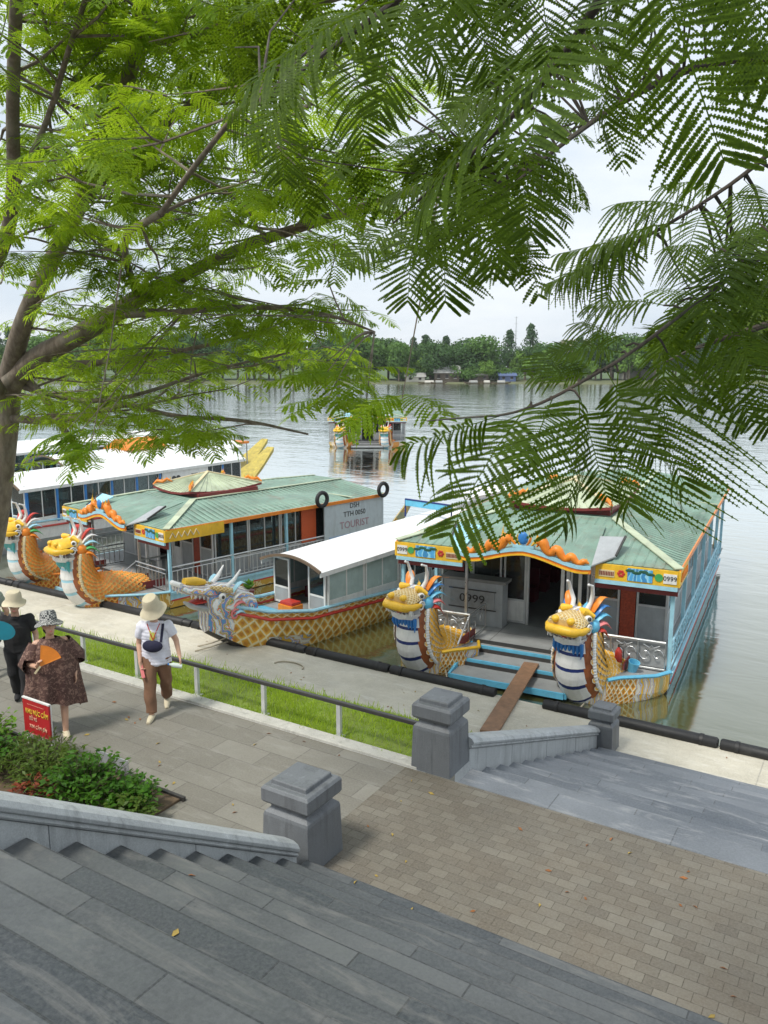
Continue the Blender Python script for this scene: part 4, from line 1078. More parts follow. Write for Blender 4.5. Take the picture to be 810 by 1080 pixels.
    if tail:
        b = MB()
        b.loft([[Vector((e * w, y, z + f)) for e, f in ((-1, .25), (-.9, 0), (.9, 0), (1, .25))] for y, z, w in ((L - .2, gun - .3, hwd * .80), (L + .9, gun + .0, hwd * .55), (L + 2.0, gun + .55, hwd * .34), (L + 3.2, gun + 1.35, hwd * .16))], paint('yellow_stern', (.50, .40, .08), .5, .3, .4))
        b.build('stern_tail', root)
    return root, cw

hull3 = lambda i, j: HULLLOW if j in (3, 4) else (SWIRL_D if i == 0 else (SWIRL_B if i == 2 and j in (2, 5) else (SWIRL_B if (i == 4 and j in (5,)) else SCALE_H)))
mid, mcw = long_boat('dragon_boat', 'narrow white-roofed boat with one swirl-painted dragon head and gold scale hull', (-13.2, 13.5), -10, 1.08, 13.3, .85, 1.92, .25, 2.9, ROOFW, hull3, sheer=.75, posts=None, tail=False, rise=.045)
# its long-jawed dragon head, lying along the bow
d = empty('dragon_figurehead', (0, .25, .46)); d.parent = mid; d.scale = (.9, .85, .9)
def hsec(y, z, w, u, dn, n=14): return [Vector((math.cos(2 * PI * j / n) * w, y, z + (u if math.sin(2 * PI * j / n) > 0 else dn) * math.sin(2 * PI * j / n))) for j in range(n)]
b = MB(); b.loft([hsec(.95, .80, .60, .55, .5), hsec(.5, .92, .60, .62, .60), hsec(.05, 1.05, .54, .58, .62), hsec(-.30, 1.12, .44, .45, .50), hsec(-.5, 1.2, .36, .30, .25)], SWIRL_D); b.build('head', d, True)
b = MB(); b.loft([hsec(-.25, 1.42, .36, .22, .12), hsec(-.6, 1.50, .34, .19, .10), hsec(-.95, 1.60, .32, .17, .10), hsec(-1.2, 1.70, .30, .15, .10), hsec(-1.32, 1.73, .20, .08, .06)], SWIRL_D)
b.tube([(-.2, -1.28, 1.84), (0, -1.33, 1.86), (.2, -1.28, 1.84)], .07, WHITE, 8); b.build('snout', d, True)
b = MB(); b.tube([(0, -1.05, 1.86), (0, -.72, 1.80), (0, -.4, 1.72)], [.10, .13, .08], YELLOW, 9); b.build('nose_ridge', d, True)
b = MB(); b.loft([hsec(-.25, 1.06, .34, .10, .14), hsec(-.55, 1.10, .30, .08, .12), hsec(-.85, 1.20, .26, .06, .10), hsec(-1.0, 1.28, .16, .05, .05)], GREYP); b.build('jaw', d, True)
b = MB(); b.ball((0, -.55, 1.26), (.24, .42, .05), RED, 9, 5); b.build('tongue', d, True)
b = MB()
for q in (-1, 1):
    for t in range(6): b.tube([(q * .30, -.4 - .13 * t, 1.38 + .035 * t), (q * .30, -.4 - .13 * t, 1.29 + .035 * t)], [.03, .004], WHITE, 6)
b.build('teeth', d)
for q in (-1, 1):
    b = MB(); b.ball((q * .47, -.18, 1.38), (.07, .12, .10), WHITE, 9, 6); b.ball((q * .53, -.2, 1.38), (.03, .05, .05), DARKM, 8, 5); b.build('eye', d, True)
    b = MB(); b.tube([(q * .30, .1, 1.55), (q * .34, .35, 1.72), (q * .36, .55, 1.95)], [.07, .055, .02], WHITE, 8); b.build('horn', d, True)
    b = MB(); b.tube([(q * .2, -.35, 1.60), (q * .40, -.2, 1.58), (q * .48, .05, 1.50), (q * .46, .3, 1.45)], [.05, .08, .08, .03], BUMPY, 8); b.build('brow', d, True)
    for i, mm in enumerate((LTBLUE, WHITE, PINK, LTBLUE)):
        b = MB(); flame(b, (q * (.5 + .01 * i), .15, 1.45 - .2 * i), (q * .25, .9, .25 - .22 * i), (0, 0, 1), .62, .10, mm, .5); b.build('mane_flame', d, True)
    b = MB(); pts = [(q * .56, .15 + .16 * math.cos(t * .8) * (1 - t * .07), .85 + .16 * math.sin(t * .8) * (1 - t * .07)) for t in range(12)]; b.tube(pts, .03, PINK, 6); b.build('cheek_curl', d, True)
# blue rail and trim on its roof
b = MB(); c = .9
b.tube([(-c, 8.2, 2.3), (-c, 8.2, 2.85), (c, 8.2, 2.85), (c, 8.2, 2.3)], .03, NAVY, 6); b.bar((-c, 8.2, 2.75), (c, 8.2, 2.75), .03, .2, SKYBLUE); b.build('roof_rail', mid)
b = MB(); b.box((-.55, 9.6, 2.80), (.55, 12.6, 2.88), WHITE); b.tube([(-.7, 12.6, 2.6), (0, 12.7, 3.05), (.7, 12.6, 2.6)], .05, DARKM, 6); b.build('roof_canopy', mid)
b = MB(); b.tube([(.0, 12.9, 2.6), (.0, 12.9, 3.9)], .03, STEEL, 6); b.tube([(-.8, 12.9, 3.5), (.3, 12.9, 3.5)], .02, STEEL, 6); b.build('mast', mid)

hull4 = lambda i, j: HULLLOW if j in (3, 4) else (SCALE_H if i < 2 else GREYP if j in (2, 5) else WHITE)
w1, cw1 = long_boat('tour_boat', 'white-roofed boat with blue window posts and a flower panel behind the left dragon boat', (-28.7, 16.0), -1, 1.5, 15.0, 1.0, 2.4, .45, 2.6, ROOFW, hull4, nwin=9, lettered=True, posts=BLUE)
b = MB(); b.box((cw1 + .04, 9.2, 1.05), (cw1 + .07, 12.0, 2.3), WHITE); pn = b.build('side_panel', w1)
b = MB()
for t in range(6):
    an = t * PI / 3; b.ball((cw1 + .075, 10.0 + .26 * math.cos(an), 1.75 + .26 * math.sin(an)), (.008, .13, .11), DARKM if t % 3 else GREEN, 8, 5)
b.ball((cw1 + .08, 10.0, 1.75), (.012, .16, .16), RED, 9, 6); b.build('flower_emblem', pn, True)
lettering('lettering', 'TTH', .3, DARKM, pn, (cw1 + .075, 11.2, 1.95), (0, 1, 0), (0, 0, 1)); lettering('lettering', 'TOURIST', .3, DARKM, pn, (cw1 + .075, 11.2, 1.6), (0, 1, 0), (0, 0, 1))
w2, cw2 = long_boat('tour_boat', 'white boat with a yellow stern tail and an orange canopy in the second row', (-32.1, 20.6), -1, 1.5, 14.0, 1.0, 2.5, .45, 2.6, ROOFW, hull4, nwin=8, lettered=True, posts=LTBLUE)
b = MB(); b.prism([(-.9, 6.2, 2.9), (.9, 6.2, 2.9), (.0, 6.2, 3.4)], (0, 2.6, 0), ORANGE); b.build('canopy', w2)
b = MB(); b.box((-1.1, 13.2, 2.6), (1.1, 14.6, 2.72), ORANGE); 
for q in (-1, 1): b.tube([(q, 14.5, 1.0), (q, 14.5, 2.6)], .035, STEEL, 6)
b.build('stern_canopy', w2)
w3, cw3 = long_boat('tour_boat', 'white-roofed boat moored farthest left, mostly hidden by leaves', (-39.5, 22.0), 0, 1.6, 15.0, 1.0, 2.5, .45, 2.6, ROOFW, hull4, nwin=8, lettered=True, posts=SKYBLUE)

# ---------------------------------------------------------------- loose things on and by the boats
def fworld(o, p): 
    c, s = math.cos(o.rotation_euler.z), math.sin(o.rotation_euler.z)
    return (o.location.x + p[0] * c - p[1] * s, o.location.y + p[0] * s + p[1] * c, o.location.z + p[2])
b = MB(); b.lathe([(.0, 0), (.075, .0), (.08, .02), (.08, .36), (.06, .42), (.03, .45), (.03, .48)], RED, 14); e = b.build('fire_extinguisher', smooth=True, loc=fworld(front, (2.15, -.28, .52)))
tag(e, 'red fire extinguisher standing on the bow beside the right blue-banded dragon', 'fire extinguisher')
b = MB(); b.box((-.02, -.02, .48), (.02, .02, .53), DARKM); b.bar((-.02, 0, .53), (.10, 0, .55), .02, .015, DARKM); b.tube([(.03, 0, .5), (.11, 0, .45), (.1, 0, .2)], .012, DARKM, 6); b.build('nozzle', e)
b = MB(); b.lathe([(.0, 0.004), (.09, 0), (.12, .22), (.125, .24), (.11, .24), (.085, .02)], SKYBLUE, 14, cap=False); e = b.build('bucket', smooth=True, loc=fworld(front, (2.45, -.32, .52)))
e.rotation_euler = (R(8), R(14), 0); tag(e, 'sky blue plastic bucket leaning beside the fire extinguisher', 'bucket')
b = MB(); b.ball((0, 0, .12), (.16, .13, .13), DARKM, 10, 7); b.tube([(-.08, 0, .22), (-.05, 0, .34), (.06, 0, .34), (.08, 0, .22)], .015, DARKM, 6); e = b.build('black_bag', smooth=True, loc=fworld(front, (1.82, .1, .52))); tag(e, 'black bag on the deck behind the right blue-banded dragon', 'bag')
b = MB(); p0, p1 = Vector((-5.75, 12.95, ZQ + .035)), Vector(fworld(front, (.30, -.50, .385))); b.bar(p0, p1, .34, .05, WOODP); tag(b.build('gangplank', bevel=.008), 'brown wooden gangplank from the quay up to the boarding steps', 'gangplank')
b = MB(); b.box((-.26, -.2, 0), (.26, .2, .22), ORANGE); b.box((-.22, -.16, .222), (.22, .16, .30), RED); e = b.build('crate', loc=fworld(mid, (.0, 2.55, .68)), rz=R(-8), bevel=.01); tag(e, 'orange crate in the open doorway of the narrow single-dragon boat', 'crate')
b = MB(); b.lathe([(.0, 0), (.10, 0), (.14, .2), (.15, .2)], DKRED, 12); pot = b.build('flower_pot', loc=fworld(mid, (.2, 1.05, 1.42)), smooth=True)
q = []
for i in range(70):
    a, t = random.uniform(0, 2 * PI), random.uniform(.1, .9); d_ = Vector((math.cos(a) * t, math.sin(a) * t, 1)).normalized(); s_ = d_.cross(Vector((0, 0, 1))).normalized() * .04; p = Vector((0, 0, .18)) + d_ * .05; L_ = random.uniform(.12, .28)
    q.append([p, p + d_ * L_ * .5 + s_, p + d_ * L_, p + d_ * L_ * .5 - s_])
np_mesh('foliage', [[tuple(v) for v in f] for f in q], leaf_mat('pot_leaves', (.06, .17, .02), (.12, .26, .03), (.2, .4, .04), .3), pot); tag(pot, 'small potted green plant behind the swirl-painted dragon head', 'plant')
ROPE = paint('rope_fibre', (.42, .37, .28), .85, .2, .2, 30)
def rope(p, q, sag, label, r=.016):
    p, q = Vector(p), Vector(q); b = MB(); b.tube([p.lerp(q, t / 8) - Vector((0, 0, sag * 4 * (t / 8) * (1 - t / 8))) for t in range(9)], r, ROPE, 6)
    tag(b.build('mooring_rope', smooth=True), label, 'rope', 'mooring ropes')
rope(fworld(mid, (.55, .35, .8)), (-13.7, 13.6, ZQ + .01), .05, 'mooring rope running straight down from the swirl-painted dragon bow to the quay')
rope(fworld(mid, (.8, 1.4, .85)), (-13.5, 13.3, ZQ + .01), .05, 'mooring rope slanting back from the gold scale hull to the quay')
rope(fworld(front, (-1.45, -1.3, .2)), (-7.0, 13.9, ZQ + .01), .02, 'mooring rope beside the left end of the boarding steps')
rope(fworld(front, (1.7, -1.4, .05)), (-4.75, 13.4, ZQ + .01), .03, 'mooring rope hanging below the right blue-banded dragon to the quay')
rope(fworld(left, (.9, .2, .75)), fworld(left, (1.35, .25, .75)), .35, 'pale rope looped over the red bulwark of the left dragon boat', .025)
b = MB(); pts = []
for t in range(16): pts.append((-11.0 + .38 * math.cos(t * .22), 13.7 + .22 * math.sin(t * .22), ZQ + .02))
b.tube(pts, .016, ROPE, 6); tag(b.build('mooring_rope', smooth=True), 'loose rope lying in a bend on the concrete quay', 'rope', 'mooring ropes')
# ================================================================ PEOPLE
def blend(name, b, m, parent=None, vox=.012, smooth=6, noise_amp=0.):
    """fuse overlapping limbs into one continuous skin"""
    o = b.build(name)
    r = o.modifiers.new('fuse', 'REMESH'); r.mode = 'VOXEL'; r.voxel_size = vox; r.use_smooth_shade = True
    s = o.modifiers.new('soft', 'SMOOTH'); s.iterations = smooth; s.factor = .5
    bpy.context.view_layer.update()
    me = bpy.data.meshes.new_from_object(o.evaluated_get(bpy.context.evaluated_depsgraph_get()))
    bpy.data.objects.remove(o); me.name = name; me.materials.clear(); me.materials.append(m); me.shade_smooth()
    if noise_amp:
        for v in me.vertices:
            v.co += v.normal * noise_amp * math.sin(v.co.z * 23 + v.co.x * 17) * math.sin(v.co.x * 31 + v.co.y * 19)
    o = bpy.data.objects.new(name, me); COL.objects.link(o)
    if parent: o.parent = parent
    return o

SKIN = paint('skin', (.60, .36, .25), .5, .1, 0, 10, bmp=.03)
HAIR = paint('black_hair', (.012, .010, .009), .45, .3, 0)
def cloth(name, c, var=.12): return paint(name, c, .85, var, .05, 9, bmp=.25)
STRAW = cloth('beige_hat_cloth', (.60, .53, .38)); WSHIRT = cloth('white_shirt_cloth', (.72, .72, .80)); BROWNT = cloth('brown_trouser_cloth', (.20, .105, .06)); BLKC = cloth('black_cloth', (.018, .018, .02)); NAVYC = cloth('navy_bag_cloth', (.02, .02, .05))

def printed(name, a, c, sc):
    m, nt, b = new_mat(name); v = coord(nt)
    vo = nd(nt, 'ShaderNodeTexVoronoi', feature='F1', Scale=sc, Randomness=1.); lk(nt, v, vo.inputs['Vector'])
    w = noise(nt, v, sc * .8, 5, .7, 1.2)
    f = mapr(nt, w, .50, .60); c1 = mixc(nt, f, a, c); c2 = mixc(nt, mapr(nt, vo.outputs['Distance'], .10, .2, .8, 0), c1, [q * 1.3 for q in c])
    lk(nt, c2, b.inputs['Base Color']); b.inputs['Roughness'].default_value = .85; return m
DRESS = printed('brown_print_dress', (.085, .042, .034), (.24, .145, .11), 22)
def checked(name):
    m, nt, b = new_mat(name); v = coord(nt)
    ch = nd(nt, 'ShaderNodeTexChecker', Scale=44.); lk(nt, v, ch.inputs['Vector']); ch.inputs[1].default_value = (.42, .42, .40, 1); ch.inputs[2].default_value = (.02, .025, .03, 1)
    lk(nt, ch.outputs[0], b.inputs['Base Color']); b.inputs['Roughness'].default_value = .85; return m
CHECK = checked('black_white_check_cloth')

def limb(b, pts, rs, n=10):
    for i in range(len(pts) - 1): b.tube([pts[i], pts[i + 1]], [rs[i], rs[i + 1]], SKIN, n)
    for p, r in zip(pts, rs): b.ball(p, r * .99, SKIN, n, 7)

def hand(b, wrist, d, palm_n, s=1., curl=.5):
    """palm, four unequal bent fingers and a thumb leaving the palm's side"""
    w = Vector(wrist); d = Vector(d).normalized(); n = Vector(palm_n); n = (n - d * n.dot(d)).normalized(); x = d.cross(n)
    for t in range(4):
        o = w + d * (.015 + .02 * t) * s
        for e in (-.02, 0, .02): b.ball(o + x * e * s, .017 * s, SKIN, 7, 5)
    for i, (e, L) in enumerate(((-.03, .062), (-.01, .075), (.011, .070), (.03, .055))):
        p = w + d * .085 * s + x * e * s; q = p + (d * (1 - .25 * curl) + n * .5 * curl) * L * .55 * s; r = q + (d * (.8 - .8 * curl) + n * .9 * curl) * L * .55 * s
        b.tube([w + d * .05 * s + x * e * s * .8, p, q, r], [.0105, .010, .0095, .008], SKIN, 6)
    p = w + d * .025 * s - x * .025 * s; q = p + (-x * .7 + d * .7) * .04 * s; r = q + (d * .9 + n * .5 * curl - x * .1) * .035 * s
    b.tube([w + d * .02 * s, p, q, r], [.013, .013, .012, .009], SKIN, 6)

def person(label, loc, face, J, H=1.62, girth=1.0, group=None, headtilt=0., headturn=0.):
    """J: joints in local metres, facing -y. returns the body mesh object"""
    b = MB()
    V = lambda k: Vector(J[k])
    pel, ch, nk = V('pelvis'), V('chest'), V('neck')
    # torso: ellipsoid stack
    for t in range(9):
        f = t / 8; p = pel.lerp(ch, f); w = (.155, .15, .14, .135, .135, .145, .155, .16, .15)[t] * girth; b.ball(p, (w, w * .66, .085), SKIN, 12, 7)
    b.tube([ch, nk, nk + Vector((0, -.01, .06))], [.08, .055, .052], SKIN, 10)
    for s in ('L', 'R'):
        limb(b, [V('sh' + s), V('el' + s), V('wr' + s)], [.052, .04, .027]); b.tube([ch, V('sh' + s)], [.08, .058], SKIN, 9)
        limb(b, [V('hip' + s), V('kn' + s), V('an' + s)], [.085, .055, .036], 12)
        b.ball((V('kn' + s) * .6 + V('an' + s) * .4) + Vector((0, .015, 0)), .05, SKIN, 9, 6)
        f = Vector(J.get('foot' + s, (0, -1, 0))).normalized(); a = V('an' + s)
        b.tube([a + Vector((0, 0, -.03)) - f * .05, a + f * .06 + Vector((0, 0, -.045)), a + f * .15 + Vector((0, 0, -.058))], [.034, .036, .022], SKIN, 9)
        hand(b, V('wr' + s), J.get('hd' + s, (0, 0, -1)), J.get('pn' + s, (1 if s == 'R' else -1, 0, 0)), 1., J.get('curl' + s, .5))
    # head: skull, jaw, nose, ears
    hc = nk + Vector((0, -.015, .155)); M = Matrix.Rotation(headtilt, 3, 'X') ; M = Matrix.Rotation(headturn, 3, 'Z') @ M
    hp = lambda x, y, z: hc + M @ Vector((x, y, z))
    hb = MB()
    b.ball(hp(0, .0, .02), (.076, .095, .10), SKIN, 14, 10); b.ball(hp(0, -.028, -.055), (.056, .064, .062), SKIN, 12, 8)
    b.tube([hp(0, -.088, .02), hp(0, -.112, -.018), hp(0, -.092, -.03)], [.010, .017, .012], SKIN, 7)
    for q in (-1, 1): b.ball(hp(q * .078, .01, .0), (.012, .022, .032), SKIN, 7, 5)
    b.ball(hp(0, -.082, -.062), (.026, .012, .008), SKIN, 8, 5)
    o = blend('person', b, SKIN, None, .0085, 3)
    o.location = loc; o.rotation_euler.z = face
    tag(o, label, 'person', group)
    for q in (-1, 1):
        e = MB(); e.ball(hp(q * .032, -.088, .012), (.014, .008, .008), WHITE, 8, 6); e.ball(hp(q * .032, -.094, .012), (.007, .005, .007), DARKM, 7, 5); e.build('eye', o, True)
    e = MB(); e.ball(hp(0, -.092, -.062), (.022, .008, .006), PINK, 8, 5); e.build('mouth', o, True)
    return o, hp, hc, M

def hat(o, hp, M, m, crown=.105, brim=.19, droop=.06, h=.115):
    b = MB(); n = 28; prof = [(brim, -droop), (brim * .8, -droop * .5), (crown * 1.08, .0), (crown * 1.03, .02), (crown * .98, h * .7), (crown * .80, h), (crown * .3, h * 1.08), (.004, h * 1.09)]
    rings = []
    for r, z in prof:
        rings.append([hp(0, .005, .075) + M @ Vector((r * math.cos(2 * PI * j / n) * .95, r * math.sin(2 * PI * j / n) * 1.05, z + (.012 * math.sin(3 * 2 * PI * j / n + 1) if r > crown * 1.2 else 0))) for j in range(n)])
    b.loft(rings, m, cap=False)
    inn = [[p - M @ Vector((0, 0, .006)) for p in r] for r in rings[:3]]
    b.loft(inn, m, cap=False, flip=True); return b.build('hat', o, True)

def hairb(o, hp, M, long=.1):
    b = MB(); b.ball(hp(0, .018, .03), (.084, .092, .098), HAIR, 14, 9); b.tube([hp(0, .06, .0), hp(0, .075, -.06), hp(0, .07, -.06 - long)], [.07, .07, .03], HAIR, 10); return b.build('hair', o, True)

def sleeve_torso(name, o, J, m, girth, sl=.55, hem=-.02, rs=.075, waist=1.0):
    b = MB(); pel, ch = Vector(J['pelvis']), Vector(J['chest'])
    for t in range(12):
        f = hem + (1.06 - hem) * t / 11; p = pel.lerp(ch, f); w = (.172 * waist + (.178 - .172 * waist) * t / 11) * girth * (1 if t < 10 else .93 if t == 10 else .7)
        b.ball(p, (w, w * .70, .06), SKIN, 14, 7)
    b.ball(Vector(J['neck']) + Vector((0, 0, -.035)), (.085, .08, .03), SKIN, 10, 6)
    for s in ('L', 'R'):
        sh, el = Vector(J['sh' + s]), Vector(J['el' + s]); e = sh.lerp(el, sl)
        b.tube([ch, sh, e], [.10, .078 * girth ** .5, rs], SKIN, 12); b.ball(sh, .076 * girth ** .5, SKIN, 10, 7)
    return blend(name, b, m, o, .0105, 2, .009)

def trousers(o, J, m, r0=.115, rk=.085, ra=.075, to=.97, name='trousers'):
    b = MB(); pel = Vector(J['pelvis']); b.ball(pel, (.165, .125, .09), SKIN, 14, 8); b.ball(pel + Vector((0, 0, .07)), (.155, .115, .05), SKIN, 12, 7)
    for s in ('L', 'R'):
        h, k, a = Vector(J['hip' + s]), Vector(J['kn' + s]), Vector(J['an' + s])
        if to > .5: P = [pel.lerp(h, .8), h, k, k.lerp(a, (to - .5) * 2)]; rr = [r0, r0, rk, ra]
        else: P = [pel.lerp(h, .8), h, h.lerp(k, to * 2)]; rr = [r0, r0, rk]
        b.tube(P, rr, SKIN, 14); [b.ball(p, r * .98, SKIN, 10, 7) for p, r in zip(P[:-1], rr[:-1])]
    return blend(name, b, m, o, .0105, 2, .009)

def shoes(o, J, m):
    for s in ('L', 'R'):
        f = Vector(J.get('foot' + s, (0, -1, 0))).normalized(); a = Vector(J['an' + s]); b = MB()
        b.tube([a - f * .07 + Vector((0, 0, -.045)), a + Vector((0, 0, -.035)), a + f * .08 + Vector((0, 0, -.05)), a + f * .17 + Vector((0, 0, -.062))], [.035, .046, .045, .026], SKIN, 12)
        blend('shoe', b, m, o, .009, 2)

def lw(o, p): 
    c, s = math.cos(o.rotation_euler.z), math.sin(o.rotation_euler.z)
    return Vector((o.location.x + p[0] * c - p[1] * s, o.location.y + p[0] * s + p[1] * c, o.location.z + p[2]))

# --- walker in a white shirt, facing the camera, front foot forward
J = dict(pelvis=(0, .0, .88), chest=(0, -.02, 1.24), neck=(0, -.04, 1.36), shL=(.175, -.01, 1.28), elL=(.27, .04, 1.05), wrL=(.33, -.06, .84), shR=(-.175, -.02, 1.28), elR=(-.23, .02, 1.02), wrR=(-.20, -.10, .80),
         hipL=(.085, 0, .84), knL=(.10, .06, .47), anL=(.06, .30, .13), hipR=(-.085, 0, .84), knR=(-.08, -.14, .45), anR=(-.06, -.20, .075), footR=(-.1, -1, 0), footL=(.1, -1, -.45), hdR=(.25, -.35, -.8), hdL=(.15, -.35, -.9), pnR=(.8, -.5, 0), pnL=(-1, -.2, 0), curlR=.9, curlL=.9)
loc = on(168, 752, 0); o, hp, hc, M = person('person in a white T-shirt, brown trousers and beige bucket hat with a navy chest bag', loc, R(36), J, headtilt=R(26), headturn=R(-18))
sleeve_torso('shirt', o, J, WSHIRT, 1.03, .62, -.32, .075, 1.2); trousers(o, J, BROWNT); shoes(o, J, STRAW); hairb(o, hp, M, .03); hat(o, hp, M, STRAW, .115, .19, .085, .14)
b = MB(); b.ball((-.0, -.16, 1.03), (.13, .055, .085), SKIN, 14, 8); b.ball((-.05, -.155, 1.04), (.10, .05, .08), SKIN, 12, 8); bag = blend('bag', b, NAVYC, o, .01, 3)
b = MB(); b.bar((.10, -.135, 1.08), (.13, -.09, 1.32), .035, .008, NAVYC, up=(0, -1, 0)); b.bar((.13, -.09, 1.32), (.08, .06, 1.33), .035, .008, NAVYC); b.bar((.08, .07, 1.33), (-.14, .11, 1.02), .035, .008, NAVYC, up=(0, 1, 0)); b.build('strap', bag)
b = MB(); b.add([(-.03, -.146, 1.22), (.02, -.150, 1.23), (.035, -.150, 1.14), (-.01, -.152, 1.10), (-.05, -.148, 1.13)], [(0, 1, 2, 3, 4)], paint('yellow_print', (.62, .60, .12), .8)); b.add([(-.045, -.145, 1.25), (-.02, -.148, 1.25), (-.015, -.150, 1.16), (-.04, -.149, 1.17)], [(0, 1, 2, 3)], MATS['yellow_print']); b.build('print', o)
b = MB(); b.tube([(.085, -.08, 1.33), (.03, -.145, 1.2), (.0, -.16, 1.12)], .006, RED, 5); b.tube([(-.085, -.08, 1.33), (-.03, -.15, 1.2), (-.0, -.16, 1.12)], .006, RED, 5); b.build('lanyard', o)
w = lw(o, (.36, -.11, .72)); b = MB(); b.lathe([(.0, 0), (.032, 0), (.034, .12), (.016, .155), (.014, .175), (.0, .178)], paint('clear_bottle', (.62, .70, .66), .12, .05, 0), 12); e = b.build('water_bottle', smooth=True, loc=w); e.rotation_euler = (R(15), R(-75), R(30)); tag(e, 'clear water bottle in the hand of the walker in the white T-shirt', 'bottle')
b = MB(); b.lathe([(.015, 0), (.015, .02)], BLUE, 10, c=(0, 0, .172)); b.build('cap', e, True)
w = lw(o, (-.185, -.13, .71)); b = MB(); b.bar((0, 0, .04), (.05, -.10, -.10), .045, .02, PINK); e = b.build('folded_fan', loc=w, rz=R(36), bevel=.004); tag(e, 'closed pink hand fan in the right hand of the walker in the white T-shirt', 'fan')
b = MB(); b.bar((0, 0, .04), (-.012, .03, .075), .02, .016, DKRED); b.build('handle', e)

# --- woman in a long brown printed dress with an orange fan
J = dict(pelvis=(0, .0, .86), chest=(0, .0, 1.20), neck=(0, -.02, 1.31), shL=(.17, 0, 1.24), elL=(.29, .05, 1.00), wrL=(.27, -.10, .80), shR=(-.17, .0, 1.24), elR=(-.27, -.04, .99), wrR=(-.19, -.27, 1.02),
         hipL=(.09, 0, .82), knL=(.10, -.16, .46), anL=(.09, -.22, .085), hipR=(-.09, 0, .82), knR=(-.09, .05, .45), anR=(-.09, .27, .12), footR=(0, -1, -.3), hdR=(.1, -.35, .9), pnR=(.6, -.6, 0), curlR=.9, hdL=(0, -.3, -.9))
loc = on(60, 771, 0); o, hp, hc, M = person('person in a loose brown printed dress and a checked sun hat with an orange fan', loc, R(60), J, girth=1.25, headtilt=R(-12), headturn=R(4))
b = MB()
prof = [(.37, .27, .40), (.36, .26, .52), (.33, .24, .74), (.32, .23, .95), (.27, .20, 1.10), (.24, .165, 1.20), (.17, .12, 1.27), (.09, .085, 1.305)]
n = 72; rings = []
for rx, ry, z in prof:
    f = max(0, (1.0 - z) / .6); rings.append([(math.cos(2 * PI * j / n) * rx * (1 + (.03 + .10 * f) * math.sin(7 * 2 * PI * j / n + z * 3)), math.sin(2 * PI * j / n) * ry * (1 + (.03 + .12 * f) * math.sin(9 * 2 * PI * j / n + 1 - z * 2)), z + (.10 * f * (math.cos(2 * PI * j / n + 2.4)) if z < .6 else 0)) for j in range(n)])
b.loft(rings, DRESS, cap=False)
for s in ('L', 'R'):
    sh, el = Vector(J['sh' + s]), Vector(J['el' + s]); wr = Vector(J['wr' + s])
    b.tube([sh + Vector((0, 0, .0)), sh.lerp(el, .5), el, el.lerp(wr, .35)], [.09, .115, .14, .13], DRESS, 14, cap=False)
b.build('dress', o, True)
shoes(o, J, STRAW); hairb(o, hp, M, .06); hat(o, hp, M, CHECK, .108, .185, .05, .125)
b = MB(); n = 12; pts = [(0, 0, 0)] + [(.27 * math.sin(R(-34 + 68 * t / n)) * (1.0), .004 * (t % 2), .27 * math.cos(R(-34 + 68 * t / n))) for t in range(n + 1)]
b.prism(pts, (0, .006, 0), ORANGE); e = b.build('hand_fan', loc=lw(o, (-.17, -.33, 1.04))); e.rotation_euler = (R(-14), R(40), R(52)); tag(e, 'orange hand fan held by the person in the brown printed dress', 'fan')
b = MB(); b.bar((0, .003, .01), (0, .003, -.10), .022, .014, CREAM); b.build('handle', e)

# --- woman with a teal fan, behind
J = dict(pelvis=(0, .0, .86), chest=(0, .0, 1.20), neck=(0, -.02, 1.32), shL=(.165, 0, 1.25), elL=(.24, .05, 1.0), wrL=(.25, -.06, .80), shR=(-.165, .0, 1.25), elR=(-.25, -.06, 1.00), wrR=(-.26, -.29, 1.06),
         hipL=(.085, 0, .82), knL=(.09, -.10, .45), anL=(.08, -.12, .08), hipR=(-.085, 0, .82), knR=(-.08, .03, .45), anR=(-.08, .18, .10), hdR=(.2, -.3, .8), pnR=(.6, -.6, 0), curlR=.9)
loc = on(24, 741, 0); o, hp, hc, M = person('person in a black T-shirt, sunglasses and a beige hat, holding up a teal fan', loc, R(48), J, headtilt=R(6), headturn=R(4))
sleeve_torso('shirt', o, J, BLKC, 1.1, .7, -.15); trousers(o, J, BLKC); shoes(o, J, BLKC); hairb(o, hp, M, .08); hat(o, hp, M, STRAW, .112, .17, .05, .12)
b = MB()
for q in (-1, 1): b.ball(hp(q * .034, -.10, .012), (.028, .008, .022), DARKM, 10, 6)
b.bar(hp(-.075, -.06, .018), hp(.075, -.06, .018), .01, .008, DARKM); b.build('sunglasses', o, True)
b = MB(); b.prism([(.19 * math.cos(2 * PI * t / 24), 0, .13 + .125 * math.sin(2 * PI * t / 24)) for t in range(24)], (0, .006, 0), paint('teal_fan', (.01, .22, .30), .5)); e = b.build('hand_fan', loc=lw(o, (-.20, -.36, 1.09))); e.rotation_euler = (R(-10), R(24), R(48)); tag(e, 'teal oval hand fan held in front of the black T-shirt', 'fan')
b = MB(); b.bar((0, .003, .01), (0, .003, -.10), .022, .016, ORANGE); b.build('handle', e)
